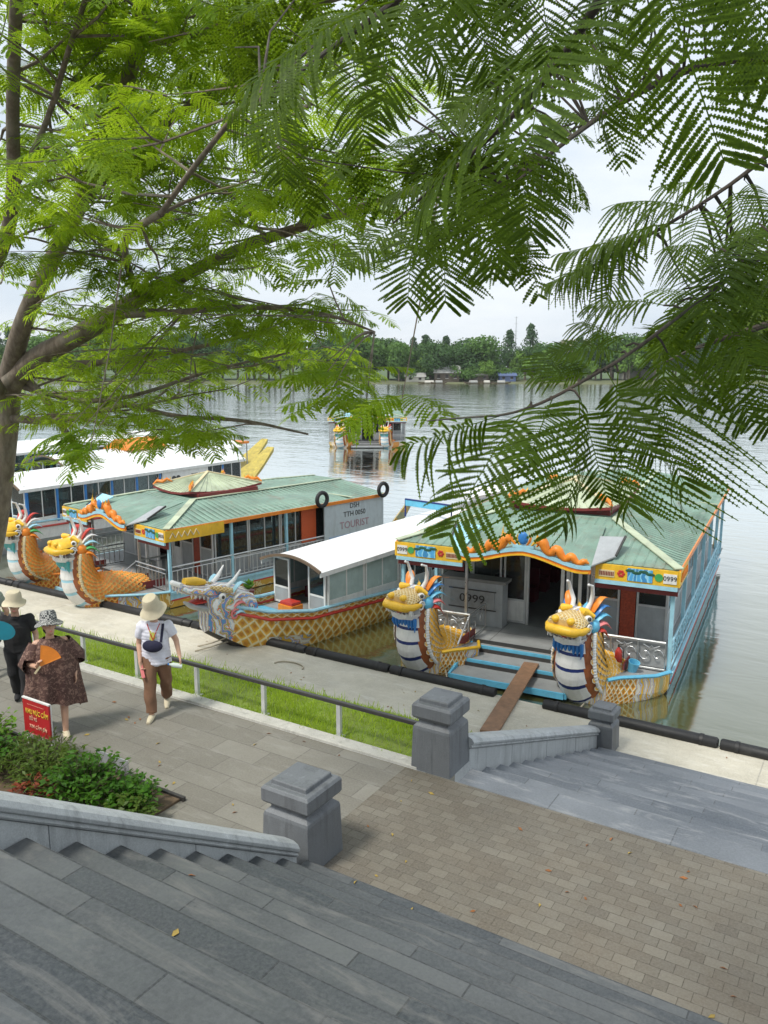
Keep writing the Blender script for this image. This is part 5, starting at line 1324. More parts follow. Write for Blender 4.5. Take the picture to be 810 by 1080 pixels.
# --- walker leaving at the left edge: only the trailing leg is in the picture
J = dict(pelvis=(0, .0, .86), chest=(0, .0, 1.20), neck=(0, -.02, 1.32), shL=(.165, 0, 1.25), elL=(.24, .05, 1.0), wrL=(.25, -.06, .80), shR=(-.165, .0, 1.25), elR=(-.25, .06, 1.00), wrR=(-.26, -.06, .80),
         hipL=(.085, 0, .82), knL=(.08, .02, .45), anL=(.08, .16, .10), hipR=(-.085, 0, .82), knR=(-.09, -.12, .46), anR=(-.08, -.16, .08))
loc = on(-6, 712, 0); o, hp, hc, M = person('person in black shorts at the left edge with only one leg in view', loc, R(-100), J)
sleeve_torso('shirt', o, J, paint('grey_green_shirt', (.30, .34, .28), .85), 1.0, .6, -.1); trousers(o, J, BLKC, .115, .10, .09, .42, 'shorts'); shoes(o, J, BLKC); hairb(o, hp, M, .02)

# ================================================================ SIGN, PLANTER, SHRUBS
root = empty('notice_sign', (-8.52, 5.72, 0)); tag(root, 'small red notice with yellow letters on white posts beside the shrubs', 'sign')
b = MB(); b.box((-.25, -.012, .33), (.25, .012, .76), paint('red_sign', (.42, .015, .02), .45, .12, .1)); bd = b.build('board', root)
b = MB(); b.bar((-.26, 0, .77), (.26, 0, .77), .03, .018, WHITE); b.bar((-.26, 0, .325), (.26, 0, .325), .026, .012, PINK); b.build('frame', root)
for q in (-1, 1):
    b = MB(); b.bar((q * .235, .018, 0), (q * .235, .018, .76), .025, .025, WHITE, up=(0, 1, 0)); b.build('post', root)
YL = paint('yellow_letters', (.75, .52, .06), .5, .1, .1); PL = paint('pale_letters', (.75, .42, .30), .5, .1, .1)
lettering('lettering', 'KHU VỰC CẤM', .088, YL, bd, (.02, -.016, .61), (1, 0, 0), (0, 0, 1), sx=.72); lettering('lettering', 'ĐỖ XE', .062, PL, bd, (-.06, -.016, .525), (1, 0, 0), (0, 0, 1), sx=.8); lettering('lettering', 'XIN CẢM ƠN', .062, PL, bd, (.03, -.016, .425), (1, 0, 0), (0, 0, 1), sx=.9)
b = MB(); 
for t in range(13): b.box((-.16 + .025 * t, -.015, .70), (-.145 + .025 * t, -.0125, .705), PL)
b.build('dotted_rule', bd)

b = MB(); b.box((-9.6, 5.93, 0), (-6.3, 5.97, .05), DARKM); b.box((-7.75, 5.945, .09), (-7.2, 5.955, .24), GREYP)
tag(b.build('planter_edging'), 'low dark metal edging round the shrub bed', 'edging')
b = MB(); b.box((-30, 4.4, -.1), (-6.345, 5.92, .03), SOIL); tag(b.build('planting_bed'), kind='structure')
SHM = [leaf_mat('shrub_leaves_%s' % k, a, c, t, .3, .4) for k, a, c, t in (('mid', (.030, .095, .012), (.08, .19, .02), (.16, .34, .03)), ('light', (.09, .20, .02), (.17, .33, .03), (.3, .5, .05)), ('olive', (.05, .10, .02), (.12, .17, .03), (.2, .3, .05)), ('reddish', (.20, .05, .03), (.30, .09, .05), (.4, .1, .05)))]
TWIG = paint('twig_bark', (.10, .075, .05), .8, .3, .1)
def shrub(x, y, r, h, n, m, label, ll=.07, lw_=.022, droop=.2):
    h *= .86; root = empty('shrub', (x, y, .02)); tag(root, label, 'shrub', 'shrubs in the bed below the stairs')
    st = MB(); q = []
    for i in range(int(n / 9)):
        a = random.uniform(0, 2 * PI); e = math.sqrt(random.random()); hh = h * (1 - .45 * e * e) * random.uniform(.75, 1.12)
        tip = Vector((math.cos(a) * r * e, math.sin(a) * r * e, hh)); mid_ = Vector((math.cos(a) * r * e * .45, math.sin(a) * r * e * .45, hh * .55))
        st.tube([(0, 0, 0), mid_, tip], [.007, .005, .002], TWIG, 4)
        for k in range(9):
            f = random.uniform(.35, 1.05); p = (mid_.lerp(tip, (f - .35) / .65)) if f > .35 else mid_
            d_ = Vector((random.gauss(0, 1), random.gauss(0, 1), random.uniform(-.3, 1.1))).normalized(); s_ = d_.cross(Vector((random.gauss(0, .4), random.gauss(0, .4), 1))).normalized() * lw_ * random.uniform(.7, 1.3); L_ = ll * random.uniform(.7, 1.4)
            q.append([p, p + d_ * L_ * .5 + s_, p + d_ * L_ - Vector((0, 0, L_ * droop)), p + d_ * L_ * .5 - s_])
    st.build('stems', root, True); np_mesh('foliage', [[tuple(v) for v in f] for f in q], m, root)
for a in ((-9.4, 5.35, .6, .60, 1400, SHM[1], 'bright lime green shrub at the left end of the bed, under the sign'), (-8.75, 5.2, .5, .55, 1100, SHM[0], 'dark green shrub just left of the sign posts'), (-8.25, 5.45, .52, .48, 1200, SHM[2], 'thin olive shrub with upright blades in front of the edging', .12, .008),
          (-7.75, 5.3, .50, .54, 1100, SHM[2], 'olive shrub in the middle of the bed behind the reddish plant', .09, .014), (-7.5, 4.95, .28, .42, 260, SHM[3], 'small reddish plant low in the middle of the bed', .09, .016),
          (-7.15, 5.3, .55, .62, 1500, SHM[0], 'dense dark green shrub at the right end of the bed'), (-6.62, 5.45, .42, .40, 900, SHM[0], 'low dark green shrub closest to the balustrade coping'), (-6.42, 5.3, .36, .34, 700, SHM[2], 'small olive shrub at the very tip of the bed, toward the dark bollard'), (-10.2, 5.25, .6, .6, 900, SHM[0], 'green shrub cut by the left edge of the picture')):
    shrub(*a)
# a tuft growing from the stair joint and dry leaves
b = MB()
for i in range(16):
    x, y = random.uniform(-4.14, -3.9), YS - TREAD * random.choice((4, 5, 6, 7, 8)) + random.uniform(.02, .06); k = int(round((YS - y) / TREAD + .5)); 
    kk = math.floor((YS - y) / TREAD + .999); z = kk * STEP_H + .012; a = random.uniform(0, 6.28)
    b.prism([(x, y, z), (x + .05 * math.cos(a), y + .05 * math.sin(a), z + .01), (x + .09 * math.cos(a + .3), y + .09 * math.sin(a + .3), z + .004), (x + .05 * math.cos(a + .7), y + .05 * math.sin(a + .7), z)], (0, 0, .003), paint('dry_leaf', (.30, .12, .04), .8, .4))
for i in range(110):
    if i < 60: x, y, z = random.uniform(-12, 1), random.uniform(5.6, 7.9), .004
    elif i < 85:
        k = random.randint(1, 11); x, y, z = random.uniform(-4.1, 0), YS - k * TREAD + random.uniform(.02, TREAD - .05), k * STEP_H + .004
        if y < YS - k * TREAD + 0: pass
        z = (k) * STEP_H + .004
    else: x, y, z = random.uniform(-14, 0), random.uniform(12.8, 14.4), ZQ + .004
    a = random.uniform(0, 6.28); s_ = random.uniform(.5, 1.1)
    b.prism([(x, y, z), (x + .04 * s_ * math.cos(a), y + .04 * s_ * math.sin(a), z + .012), (x + .08 * s_ * math.cos(a + .2), y + .08 * s_ * math.sin(a + .2), z + .004), (x + .04 * s_ * math.cos(a + .8), y + .04 * s_ * math.sin(a + .8), z + .002)], (0, 0, .002), MATS['dry_leaf'] if i % 3 else paint('yellow_dry_leaf', (.42, .30, .07), .8, .4))
tag(b.build('fallen_leaves'), kind='stuff', label='small dry leaves scattered on the stairs, paving and quay', cat='leaves')
# ================================================================ TREES
def bark_mat(name, a, c):
    m, nt, b = new_mat(name); v = coord(nt, scale=(1, 1, .35))
    n1 = noise(nt, v, 9, 7, .7); n2 = noise(nt, coord(nt), 1.6, 4)
    col = mixc(nt, mapr(nt, n1, .35, .7), a, c); col = mixc(nt, mapr(nt, n2, .5, .75, 0, .5), col, (.22, .23, .19))
    lk(nt, col, b.inputs['Base Color']); b.inputs['Roughness'].default_value = .9; bump(nt, b, n1, .8, .03); return m
BARK = bark_mat('flame_tree_bark', (.11, .085, .062), (.26, .215, .165))
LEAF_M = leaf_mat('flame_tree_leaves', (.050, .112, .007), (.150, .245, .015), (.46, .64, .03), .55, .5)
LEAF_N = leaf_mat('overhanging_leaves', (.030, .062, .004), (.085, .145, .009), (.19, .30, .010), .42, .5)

def leaf_template(npair, nleaf, droop, ll=.0225, lw_=.024, pl=.40, pdroop=.12, simple=False, seed=0):
    """one twice-pinnate leaf, unit length along +x; every pinna bends and breaks a little differently"""
    g = np.random.default_rng(seed); Q = []
    twist = g.normal(0, .25)
    for i in range(npair):
        for sg in (-1, 1):
            if g.random() < .035: continue
            t = .14 + .86 * (i + .5 + g.uniform(-.2, .2)) / npair
            plen = pl * (.50 + .55 * math.sin(PI * min(1, (t - .05) * .98))) * (1 if t < .85 else 1 - (t - .85) * 1.8) * g.uniform(.84, 1.08)
            al = R(82 - 34 * t + g.uniform(-6, 6)); th = math.atan(2 * droop * t)
            fx, fz = math.cos(th), -math.sin(th)
            ox, oz = (t - .33 * droop ** 2 * t ** 3), -droop * t * t
            pd = pdroop * g.uniform(.4, 1.7); bend = g.normal(0, .10); roll = twist * sg * t + g.normal(0, .12)
            def pt(q):
                a, c = plen * q * math.cos(al) + bend * (plen * q) ** 2 / pl, plen * q * math.sin(al)
                return np.array([ox + a * fx, sg * c, oz + a * fz - pd * (plen * q) ** 2 / pl * 1.2 + roll * c * .35])
            r0 = np.array([fx, 0, fz])
            if simple:
                p0, p1 = pt(0), pt(1); pm = pt(.5); w = r0 * .034
                Q.append([p0, pm - w, p1, pm + w]); continue
            m = 4; core = ll * .50
            for k in range(m):
                qa, qb = k / m, (k + 1) / m; wa = core * (1 if k else .5); wb = core * (1 if k < m - 1 else .45)
                Q.append([pt(qa) - r0 * wa, pt(qb) - r0 * wb, pt(qb) + r0 * wb, pt(qa) + r0 * wa])
            for k in range(nleaf):
                q = (k + .6) / (nleaf + .4); p = pt(q); d = pt(q + .01) - p; d /= np.linalg.norm(d)
                r = r0 - d * r0.dot(d); r /= np.linalg.norm(r)
                f = (1 - .4 * abs(2 * q - 1) ** 2.5) * g.uniform(.85, 1.1)
                for e in (-1, 1):
                    an = R(58 + g.uniform(-7, 7)); v = r * e * math.sin(an) + d * math.cos(an); w = d * math.sin(an) - r * e * math.cos(an)
                    L_, W_ = ll * f, lw_ * f
                    Q.append([p - w * W_ * .42, p + v * L_ * .8 - w * W_ * .5, p + v * L_ * 1.06 + w * W_ * .1, p + w * W_ * .45])
    m = 7
    for k in range(m):
        a, c = k / m, (k + 1) / m
        P = [np.array([t - .33 * droop ** 2 * t ** 3, 0, -droop * t * t]) for t in (a, c)]; w = .006 * (1 - a * .6)
        for ax in (np.array([0, w, 0]), np.array([0, 0, w])): Q.append([P[0] - ax, P[1] - ax, P[1] + ax, P[0] + ax])
    return np.array(Q)
T_NEAR = {d: [leaf_template(20, 22, d, .0175, .021, pdroop=pd_, seed=int(d * 100) + k) for k, pd_ in enumerate((.10, .18, .30, .22))] for d in (.05, .25, .5, .8)}
T_FOLD = {d: [leaf_template(20, 22, d, .0175, .021, pdroop=pd_, seed=900 + int(d * 100) + k) for k, pd_ in enumerate((.7, .9, 1.1))] for d in (.05, .25, .5, .8)}
T_MID = {d: [leaf_template(13, 7, d, .030, .048, .40, pd_, seed=50 + int(d * 100) + k) for k, pd_ in enumerate((.10, .2, .35, .3))] for d in (.1, .3, .55)}
T_FAR = {d: [leaf_template(11, 1, d, simple=True, pdroop=pd_, seed=80 + int(d * 100) + k) for k, pd_ in enumerate((.12, .25, .35))] for d in (.15, .4)}

def place(T, P, d, n, L, wy=1.0):
    d = np.array(d, float); d /= np.linalg.norm(d); n = np.array(n, float); n = n - d * n.dot(d); n /= np.linalg.norm(n); s = np.cross(n, d)
    return np.array(P, float) + L * (T[..., 0:1] * d + T[..., 1:2] * s * wy + T[..., 2:3] * n)

def smooth_path(P, it=2):
    P = [(Vector(p), r) for p, r in P]
    for _ in range(it):
        Q = [P[0]]
        for i in range(len(P) - 1):
            a, c = P[i], P[i + 1]
            Q += [(a[0].lerp(c[0], .25), a[1] * .75 + c[1] * .25), (a[0].lerp(c[0], .75), a[1] * .25 + c[1] * .75)]
        Q.append(P[-1]); P = Q
    return P

def limb_tube(b, P, n=10, wob=.0):
    P = smooth_path(P); b.tube([p for p, r in P], [r for p, r in P], BARK, n)
    return P

def inside(u, v, poly):
    c = False; n = len(poly)
    for i in range(n):
        (x0, y0), (x1, y1) = poly[i], poly[(i + 1) % n]
        if (y0 > v) != (y1 > v) and u < (x1 - x0) * (v - y0) / (y1 - y0) + x0: c = not c
    return c

def rnd(a, c): return random.uniform(a, c)

# ---------------- big flame tree at left, trunk rooted in the verge
lt = empty('flame_tree', (-15.6, 9.3, -.1)); tag(lt, 'flame tree with a leaning grey trunk at the left edge, crown spreading over the boats', 'tree')
O_L = Vector((-15.6, 9.3, -.1))
def PX(*pts): return [(at(u - 5, v, d), r * .78) for u, v, d, r in pts]
fork = at(14, 392, 17)
limbs = [
 [(Vector((-15.75, 9.25, -.35)), .52), (Vector((-15.7, 9.25, .1)), .40)] + PX((-2, 560, 17.6, .33), (8, 480, 17.2, .30), (12, 425, 17, .32), (14, 392, 17, .30)),
 PX((12, 410, 17, .28), (40, 378, 16.4, .24), (80, 358, 15.6, .22), (125, 332, 14.6, .20), (150, 314, 14, .17), (200, 290, 13, .12), (250, 265, 12, .10), (320, 240, 11, .085), (405, 213, 10, .06), (470, 190, 9, .035)),
 PX((14, 400, 17, .25), (30, 335, 16, .20), (62, 270, 15, .17), (90, 215, 14, .15), (118, 150, 13, .14), (140, 85, 12, .12), (152, 40, 11.3, .11), (160, -30, 10.6, .10)),
 PX((90, 215, 14, .12), (120, 180, 13.2, .11), (165, 140, 12.4, .09), (230, 95, 11.5, .06), (300, 60, 10.6, .04)),
 PX((152, 45, 11.3, .08), (200, 38, 10.4, .07), (260, 22, 9.6, .06), (330, 6, 8.8, .05), (400, -15, 8.2, .04)),
 PX((6, 420, 17, .22), (-30, 360, 15.5, .18), (-12, 300, 13.8, .14), (14, 250, 12.8, .12), (20, 190, 12, .105), (18, 120, 11.3, .095), (20, 50, 10.6, .085), (24, -30, 10, .08)),
 PX((20, 200, 12, .05), (55, 130, 11.2, .045), (75, 60, 10.6, .04), (95, 0, 10, .035)),
 PX((25, 392, 16.9, .10), (52, 418, 16.4, .085), (64, 442, 16.2, .08), (84, 468, 16, .075), (93, 492, 15.9, .05)),
 PX((10, 440, 17, .10), (60, 446, 16.2, .08), (108, 436, 15.6, .07), (140, 424, 15.2, .06), (185, 440, 14.6, .05), (260, 442, 13.8, .04), (330, 458, 13, .02)),
 PX((30, 408, 16.8, .08), (90, 425, 16, .06), (150, 418, 15.2, .045), (220, 392, 14.4, .035), (310, 372, 13.4, .02)),
 PX((70, 385, 16, .09), (120, 382, 15.3, .07), (190, 372, 14.3, .05), (280, 350, 13.2, .03)),
 PX((175, 225, 8.2, .035), (210, 175, 7.6, .03), (262, 110, 7, .025), (300, 70, 6.6, .02)),
 PX((150, 314, 14, .08), (130, 250, 12, .06), (175, 225, 8.2, .045)),
 PX((320, 240, 11, .06), (350, 195, 10, .045), (400, 150, 9, .03)),
 PX((125, 332, 14.6, .09), (190, 330, 13, .06), (270, 322, 11.8, .045), (350, 330, 10.8, .03), (400, 350, 10.2, .015)),
]
bt = MB(); nodes = []
for P in limbs:
    for p, r in limb_tube(bt, [(p - O_L, r) for p, r in P], 12 if P[0][1] > .15 else 8): nodes.append((p + O_L, r))
nodes_a = np.array([tuple(p) for p, r in nodes])
reg_l = [(-60, -60), (330, -60), (440, 20), (470, 150), (445, 250), (400, 275), (350, 290), (330, 300), (420, 330), (432, 395), (415, 425), (330, 432), (265, 425), (210, 470), (150, 470), (90, 490), (-60, 470)]
quads = []; cnt = 0
def twig(bm, tip, O, r0=.022, pull=.35):
    dd = np.linalg.norm(nodes_a - np.array(tip), axis=1); j = int(np.argmin(dd)); s = Vector(nodes_a[j]); 
    if dd[j] > .15:
        m_ = s.lerp(tip, .5) + Vector((rnd(-.1, .1), rnd(-.1, .1), rnd(.0, .2))) * min(1.5, dd[j]) * .5
        bm.tube([s - O, s.lerp(m_, .5) - O + Vector((0, 0, .03)), m_ - O, Vector(tip) - O], [r0, r0 * .8, r0 * .6, r0 * .35], BARK, 5)
    v = Vector(tip) - s
    return (v.normalized() if v.length > .1 else Vector((rnd(-1, 1), rnd(-1, 1), .1)).normalized())
def spray(bm, tip, O, L, T, k, r0=.02, down=.15, flat=.35):
    global quads
    td = twig(bm, tip, O, r0); td = Vector((td.x, td.y, td.z * .3)).normalized()
    a0 = math.atan2(td.y, td.x)
    for i in range(k):
        a = a0 + R(rnd(-125, 125)); d = Vector((math.cos(a), math.sin(a), rnd(-down * 2.2, down)))
        n = Vector((rnd(-flat, flat), rnd(-flat, flat), 1))
        p = Vector(tip) - td * rnd(0, .25) * L; l = L * rnd(.75, 1.2)
        key = random.choice(list(T.keys()))
        quads.append(place(random.choice(T[key]), p - O, d, n, l))
def pix(p):
    q = Vector(p) - Vector((0, 0, EYE)); c, n_ = math.cos(YAW), math.sin(YAW)
    x, y = q.x * c + q.y * n_, -q.x * n_ + q.y * c
    fw = y * math.cos(PITCH) - q.z * math.sin(PITCH); up = y * math.sin(PITCH) + q.z * math.cos(PITCH)
    return (405 + FOC * x / fw, 540 - FOC * up / fw) if fw > .5 else (9999, 9999)
def branchlet(bm, s, d, L, r, O):
    """a curved side branch; returns its points"""
    pts = [Vector(s)]; d = Vector(d).normalized()
    for k in range(4):
        d = (d + Vector((random.gauss(0, .16), random.gauss(0, .16), random.gauss(.02, .10)))).normalized(); pts.append(pts[-1] + d * L / 4)
    bm.tube([p - O for p in pts], [r, r * .85, r * .65, r * .45, r * .25], BARK, 5)
    return pts, d
def leafy(pts, d, O, n, L):
    for k in range(n):
        f = 1 - .75 * (k / n) ** 1.2; i = min(3, int(f * 4)); p = pts[i].lerp(pts[i + 1], min(1, f * 4 - i))
        a = math.atan2(d.y, d.x) + (R(rnd(-25, 25)) if k == 0 else (1 if k % 2 else -1) * R(rnd(40, 95)))
        dv = Vector((math.cos(a), math.sin(a), rnd(-.38, .12))); nv = Vector((rnd(-.3, .3), rnd(-.3, .3), 1)); l = L * rnd(.75, 1.2)
        dist = (p - Vector((0, 0, EYE))).length; T = T_MID if dist < 13.5 else T_FAR
        quads.append(place(random.choice(T[random.choice(list(T))]), p - O, dv, nv, l))
count = 0; tries = 0; starts = [(p, r) for p, r in nodes if .015 < r < .2]
while count < 185 and tries < 20000:
    tries += 1
    p, r = random.choice(starts); u, v = pix(p)
    if not (-120 < u < 520 and -160 < v < 520): continue
    a = rnd(0, 6.28); d = Vector((math.cos(a), math.sin(a), rnd(-.25, .35))); L = rnd(1.2, 2.8); e = p + d.normalized() * L; ue, ve = pix(e)
    if (e - Vector((0, 0, EYE))).length < 7.5 or not inside(ue, ve, reg_l): continue
    if ue < 34 and 300 < ve < 470: continue
    pts, dd_ = branchlet(bt, p, d, L, min(.022, r * .6), O_L); leafy(pts, dd_, O_L, 6, rnd(.40, .54)); count += 1
    for _ in range(random.choice((1, 1, 2))):
        i = random.choice((1, 2, 3)); sg = random.choice((-1, 1)); dv = Matrix.Rotation(sg * R(rnd(35, 70)), 3, 'Z') @ dd_
        u2, v2 = pix(pts[i] + dv * .9)
        if inside(u2, v2, reg_l): p2, d2 = branchlet(bt, pts[i], dv, rnd(.6, 1.2), .010, O_L); leafy(p2, d2, O_L, 5, rnd(.38, .50))
for (ua, ub, va, vb, N, da, db_) in ((335, 430, 370, 412, 3, 8, 10), (345, 425, 408, 430, 3, 7, 9), (20, 235, 425, 482, 10, 11, 15)):
    for _ in range(N): spray(bt, at(rnd(ua, ub), rnd(va, vb), rnd(da, db_)), O_L, rnd(.45, .62), T_MID, 5, .014, .1)
bt.build('trunk', lt, True)
np_mesh('crown', np.concatenate(quads), LEAF_M, lt)

# ---------------- second flame tree on the promenade, out of frame to the right, branches over the view
rt = empty('flame_tree', (2.7, 6.9, 0)); O_R = Vector((2.7, 6.9, 0))
tag(rt, 'flame tree whose dark drooping leaves hang over the river from the right and the top', 'tree')
bt = MB(); quads = []; nodes = []
hub = Vector((2.5, 6.2, 5.2))
limbs = [
 [(Vector((2.7, 6.9, -.1)), .30), (Vector((2.7, 6.9, .3)), .24), (Vector((2.65, 6.7, 2.5)), .20), (hub, .18)],
 [(hub, .12), (Vector((1.5, 5.0, 5.7)), .09)] + PX((870, 232, 3.9, .020), (800, 275, 3.75, .014), (735, 322, 3.55, .011), (672, 372, 3.35, .009), (620, 402, 3.2, .008), (580, 424, 3.1, .008), (540, 438, 3.05, .006), (500, 440, 3.0, .005), (455, 444, 2.95, .003)),
 [(hub, .13), (Vector((1.2, 4.6, 6.6)), .09)] + PX((860, 120, 4.6, .022), (800, 178, 4.6, .014), (735, 222, 4.5, .011), (672, 258, 4.5, .012), (630, 280, 4.4, .006)),
 [(hub, .14), (Vector((1.4, 4.4, 7.4)), .10), (Vector((.2, 3.0, 7.6)), .07)] + PX((700, -60, 3.0, .03), (640, -5, 3.1, .022), (600, 60, 3.3, .018), (540, 130, 3.6, .014), (470, 190, 4.0, .01), (420, 235, 4.4, .006)),
 [(hub, .12), (Vector((.8, 3.6, 7.0)), .06)] + PX((820, -80, 2.4, .02), (760, -60, 2.2, .014), (690, -50, 2.0, .010)),
 [(Vector((.2, 3.0, 7.6)), .06)] + PX((560, -90, 3.0, .03), (480, -50, 3.2, .022), (420, 5, 3.4, .016), (340, 60, 4.0, .012), (280, 110, 4.6, .008)),
 [(hub, .12), (Vector((1.3, 6.0, 6.6)), .08)] + PX((880, 60, 6.8, .05), (760, 60, 6.6, .04), (670, 100, 6.4, .03), (600, 150, 6.2, .02), (540, 200, 6, .012)),
 [(hub, .10), (Vector((.9, 5.4, 5.6)), .05)] + PX((850, 330, 4.2, .025), (790, 350, 4.1, .018), (740, 366, 4.0, .012), (700, 385, 3.9, .006)),
]
for P in limbs:
    for p, r in limb_tube(bt, [(p - O_R, r) for p, r in P], 10 if P[0][1] > .13 else 7): nodes.append((p + O_R, r))
nodes_a = np.array([tuple(p) for p, r in nodes])
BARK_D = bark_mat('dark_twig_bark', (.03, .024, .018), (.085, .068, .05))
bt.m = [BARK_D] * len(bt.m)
def toward(p): # unit vector to the eye
    return (Vector((0, 0, EYE)) - p).normalized()
def hang(u0, v0, d0, u1, v1, d1, droop=.25, face=.6, roll=0., wy=1.0, T=None):
    """one leaf from stalk to tip; face 1 = blade square to the viewer's side, 0 = blade level"""
    a, c = at(u0, v0, d0), at(u1, v1, d1); L = (c - a).length / max(.6, math.sqrt((1 - .33 * droop ** 2) ** 2 + droop ** 2))
    e = c - a
    n = (toward(a) * face + Vector((0, 0, 1)) * (1 - face)); n = Matrix.Rotation(roll, 3, e.normalized()) @ n
    n = n - e.normalized() * n.dot(e.normalized()); n.normalize()
    # tilt the start so that the drooped tip lands on c
    th = math.atan2(droop, 1 - .33 * droop ** 2); d = (e.normalized() * math.cos(th) + n * math.sin(th))
    quads.append(place(random.choice((T_FOLD if face < .45 else T_NEAR)[droop]), a - O_R, d, n, L, wy))
    dd = np.linalg.norm(nodes_a - np.array(a), axis=1); j = int(np.argmin(dd))
    if dd[j] > .01: 
        s = Vector(nodes_a[j]); bt.tube([s - O_R, (s + a) / 2 - O_R + Vector((0, 0, .01)), a - O_R], [.006, .005, .004], BARK, 5)
for h in [
 (560, 425, 3.1, 474, 566, 3.0, .25, .75, .5), (530, 438, 3.05, 420, 474, 2.9, .05, .15, 1.2, .8), (582, 422, 3.1, 556, 488, 2.75, .05, .85, 0, 1.0), (610, 402, 3.2, 592, 556, 3.05, .25, .3, -.9), (612, 420, 3.15, 640, 525, 3.2, .05, .9, .2, .85),
 (640, 392, 3.25, 690, 482, 3.35, .05, .9, -.2, .9), (652, 392, 3.3, 664, 535, 3.1, .25, .35, .8), (704, 372, 3.5, 722, 512, 3.3, .5, .25, .9), 
 (745, 366, 3.8, 792, 445, 3.6, .25, .5, .3), (780, 350, 4.0, 815, 450, 3.8, .25, .6, 0), (600, 412, 3.2, 575, 372, 3.5, .25, .5, .0), (625, 395, 3.3, 560, 398, 3.3, .25, .55, .3),
 (660, 365, 3.4, 610, 340, 3.6, .25, .4, .1), (655, 372, 3.4, 585, 372, 3.3, .25, .5, .2), (700, 322, 3.6, 620, 322, 3.7, .25, .4, .1), (715, 318, 3.6, 700, 420, 3.5, .5, .5, .3), (720, 305, 3.7, 790, 380, 3.4, .25, .6, -.2), 
 (750, 275, 3.8, 800, 330, 3.5, .25, .6, -.3), (760, 262, 3.8, 700, 262, 3.9, .25, .4, 0.), (780, 250, 3.9, 830, 300, 3.6, .25, .5, 0), (770, 262, 3.8, 745, 345, 3.4, .5, .5, .2), (800, 235, 3.9, 760, 310, 3.6, .25, .6, .4), 
 (735, 222, 4.5, 650, 215, 4.7, .25, .3, .1), (720, 235, 4.5, 625, 262, 4.4, .25, .35, .1), (700, 245, 4.5, 590, 268, 4.5, .05, .3, .2, .8), (680, 255, 4.5, 598, 292, 4.3, .25, .4, .1), (672, 258, 4.5, 640, 315, 4.3, .25, .5, 0), (745, 215, 4.5, 720, 290, 4.2, .25, .5, .3), (765, 200, 4.6, 700, 195, 4.8, .25, .3, 0), (785, 190, 4.6, 815, 235, 4.4, .25, .4, 0), (770, 198, 4.6, 800, 260, 4.3, .25, .5, .2), (650, 270, 4.4, 575, 300, 4.4, .05, .3, .3, .7),
 # near leaves along the top
 (690, -48, 2.0, 764, 172, 1.95, .05, .95, .0), (760, -60, 2.2, 860, 110, 2.1, .25, .8, .2), (790, -70, 2.3, 800, 80, 2.2, .25, .5, -.6), (640, -10, 3.1, 560, 150, 2.5, .5, .5, .5), (655, -20, 3.05, 640, 132, 2.9, .5, .35, .9), (600, 60, 3.3, 440, 225, 3.3, .25, .5, .7), (600, 60, 3.3, 480, 120, 3.2, .25, .55, .2),
 (545, 125, 3.6, 560, 250, 3.3, .25, .6, -.3), (500, 165, 3.8, 520, 290, 3.6, .25, .6, -.2), (480, 185, 4.0, 405, 210, 4.0, .25, .4, .2), (470, 190, 4.0, 470, 320, 3.9, .25, .6, .2), (440, 220, 4.3, 430, 320, 4.1, .25, .6, .1), (470, 195, 4.1, 535, 280, 4.2, .25, .6, .5), (425, 232, 4.4, 370, 280, 4.3, .25, .5, .1),
 (420, 0, 3.4, 262, 92, 3.2, .25, .55, .5), (440, -15, 3.3, 400, 120, 3.2, .25, .6, .2), (400, 20, 3.5, 330, 20, 3.7, .25, .4, 0), (370, 42, 3.8, 385, 150, 3.6, .25, .6, .1), (340, 62, 4.0, 270, 150, 3.9, .25, .5, .3), (310, 88, 4.3, 240, 120, 4.3, .25, .4, .1), (290, 105, 4.5, 300, 190, 4.3, .25, .6, 0), (480, -50, 3.2, 520, 80, 3.1, .25, .6, 0), (500, -60, 3.1, 455, 60, 3.0, .25, .6, .2), (560, -80, 3.0, 580, 60, 2.8, .25, .6, 0), (420, 5, 3.4, 480, 90, 3.4, .25, .5, 0),
]: hang(*h)
for reg, N, dl, du in (([(440, -60), (860, -60), (860, 120), (720, 130), (640, 130), (590, 170), (560, 220), (480, 250), (430, 180)], 24, 5.5, 8), ([(860, 170), (760, 215), (700, 240), (660, 300), (690, 380), (860, 420)], 11, 4.4, 5.8), ([(430, 110), (560, 130), (575, 240), (540, 290), (480, 310), (420, 270)], 9, 5.5, 7.5), ([(220, -60), (450, -60), (450, 120), (380, 170), (300, 190), (250, 130)], 8, 5.5, 7.5)):
    k = 0
    while k < N:
        u, v = rnd(200, 870), rnd(-60, 430)
        if inside(u, v, reg): spray(bt, at(u, v, rnd(dl, du)), O_R, rnd(.38, .52), T_MID, 4, .010, .3, .5); k += 1
def off_frame(p):
    u, v = pix(p); return u > 930 or v < -140 or u > 9000
far_nodes = [p for p, r in nodes if p.z > 5.3 and off_frame(p)]
for _ in range(46):
    p = random.choice(far_nodes) + Vector((rnd(-.2, 1.2), rnd(-.3, 1.0), rnd(-.1, .7)))
    if off_frame(p + Vector((-.6, 0, -.2))): spray(bt, p, O_R, rnd(.40, .52), T_MID, 4, .010, .3, .5)
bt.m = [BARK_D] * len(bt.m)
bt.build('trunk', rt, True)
np_mesh('crown', np.concatenate(quads), LEAF_N, rt)

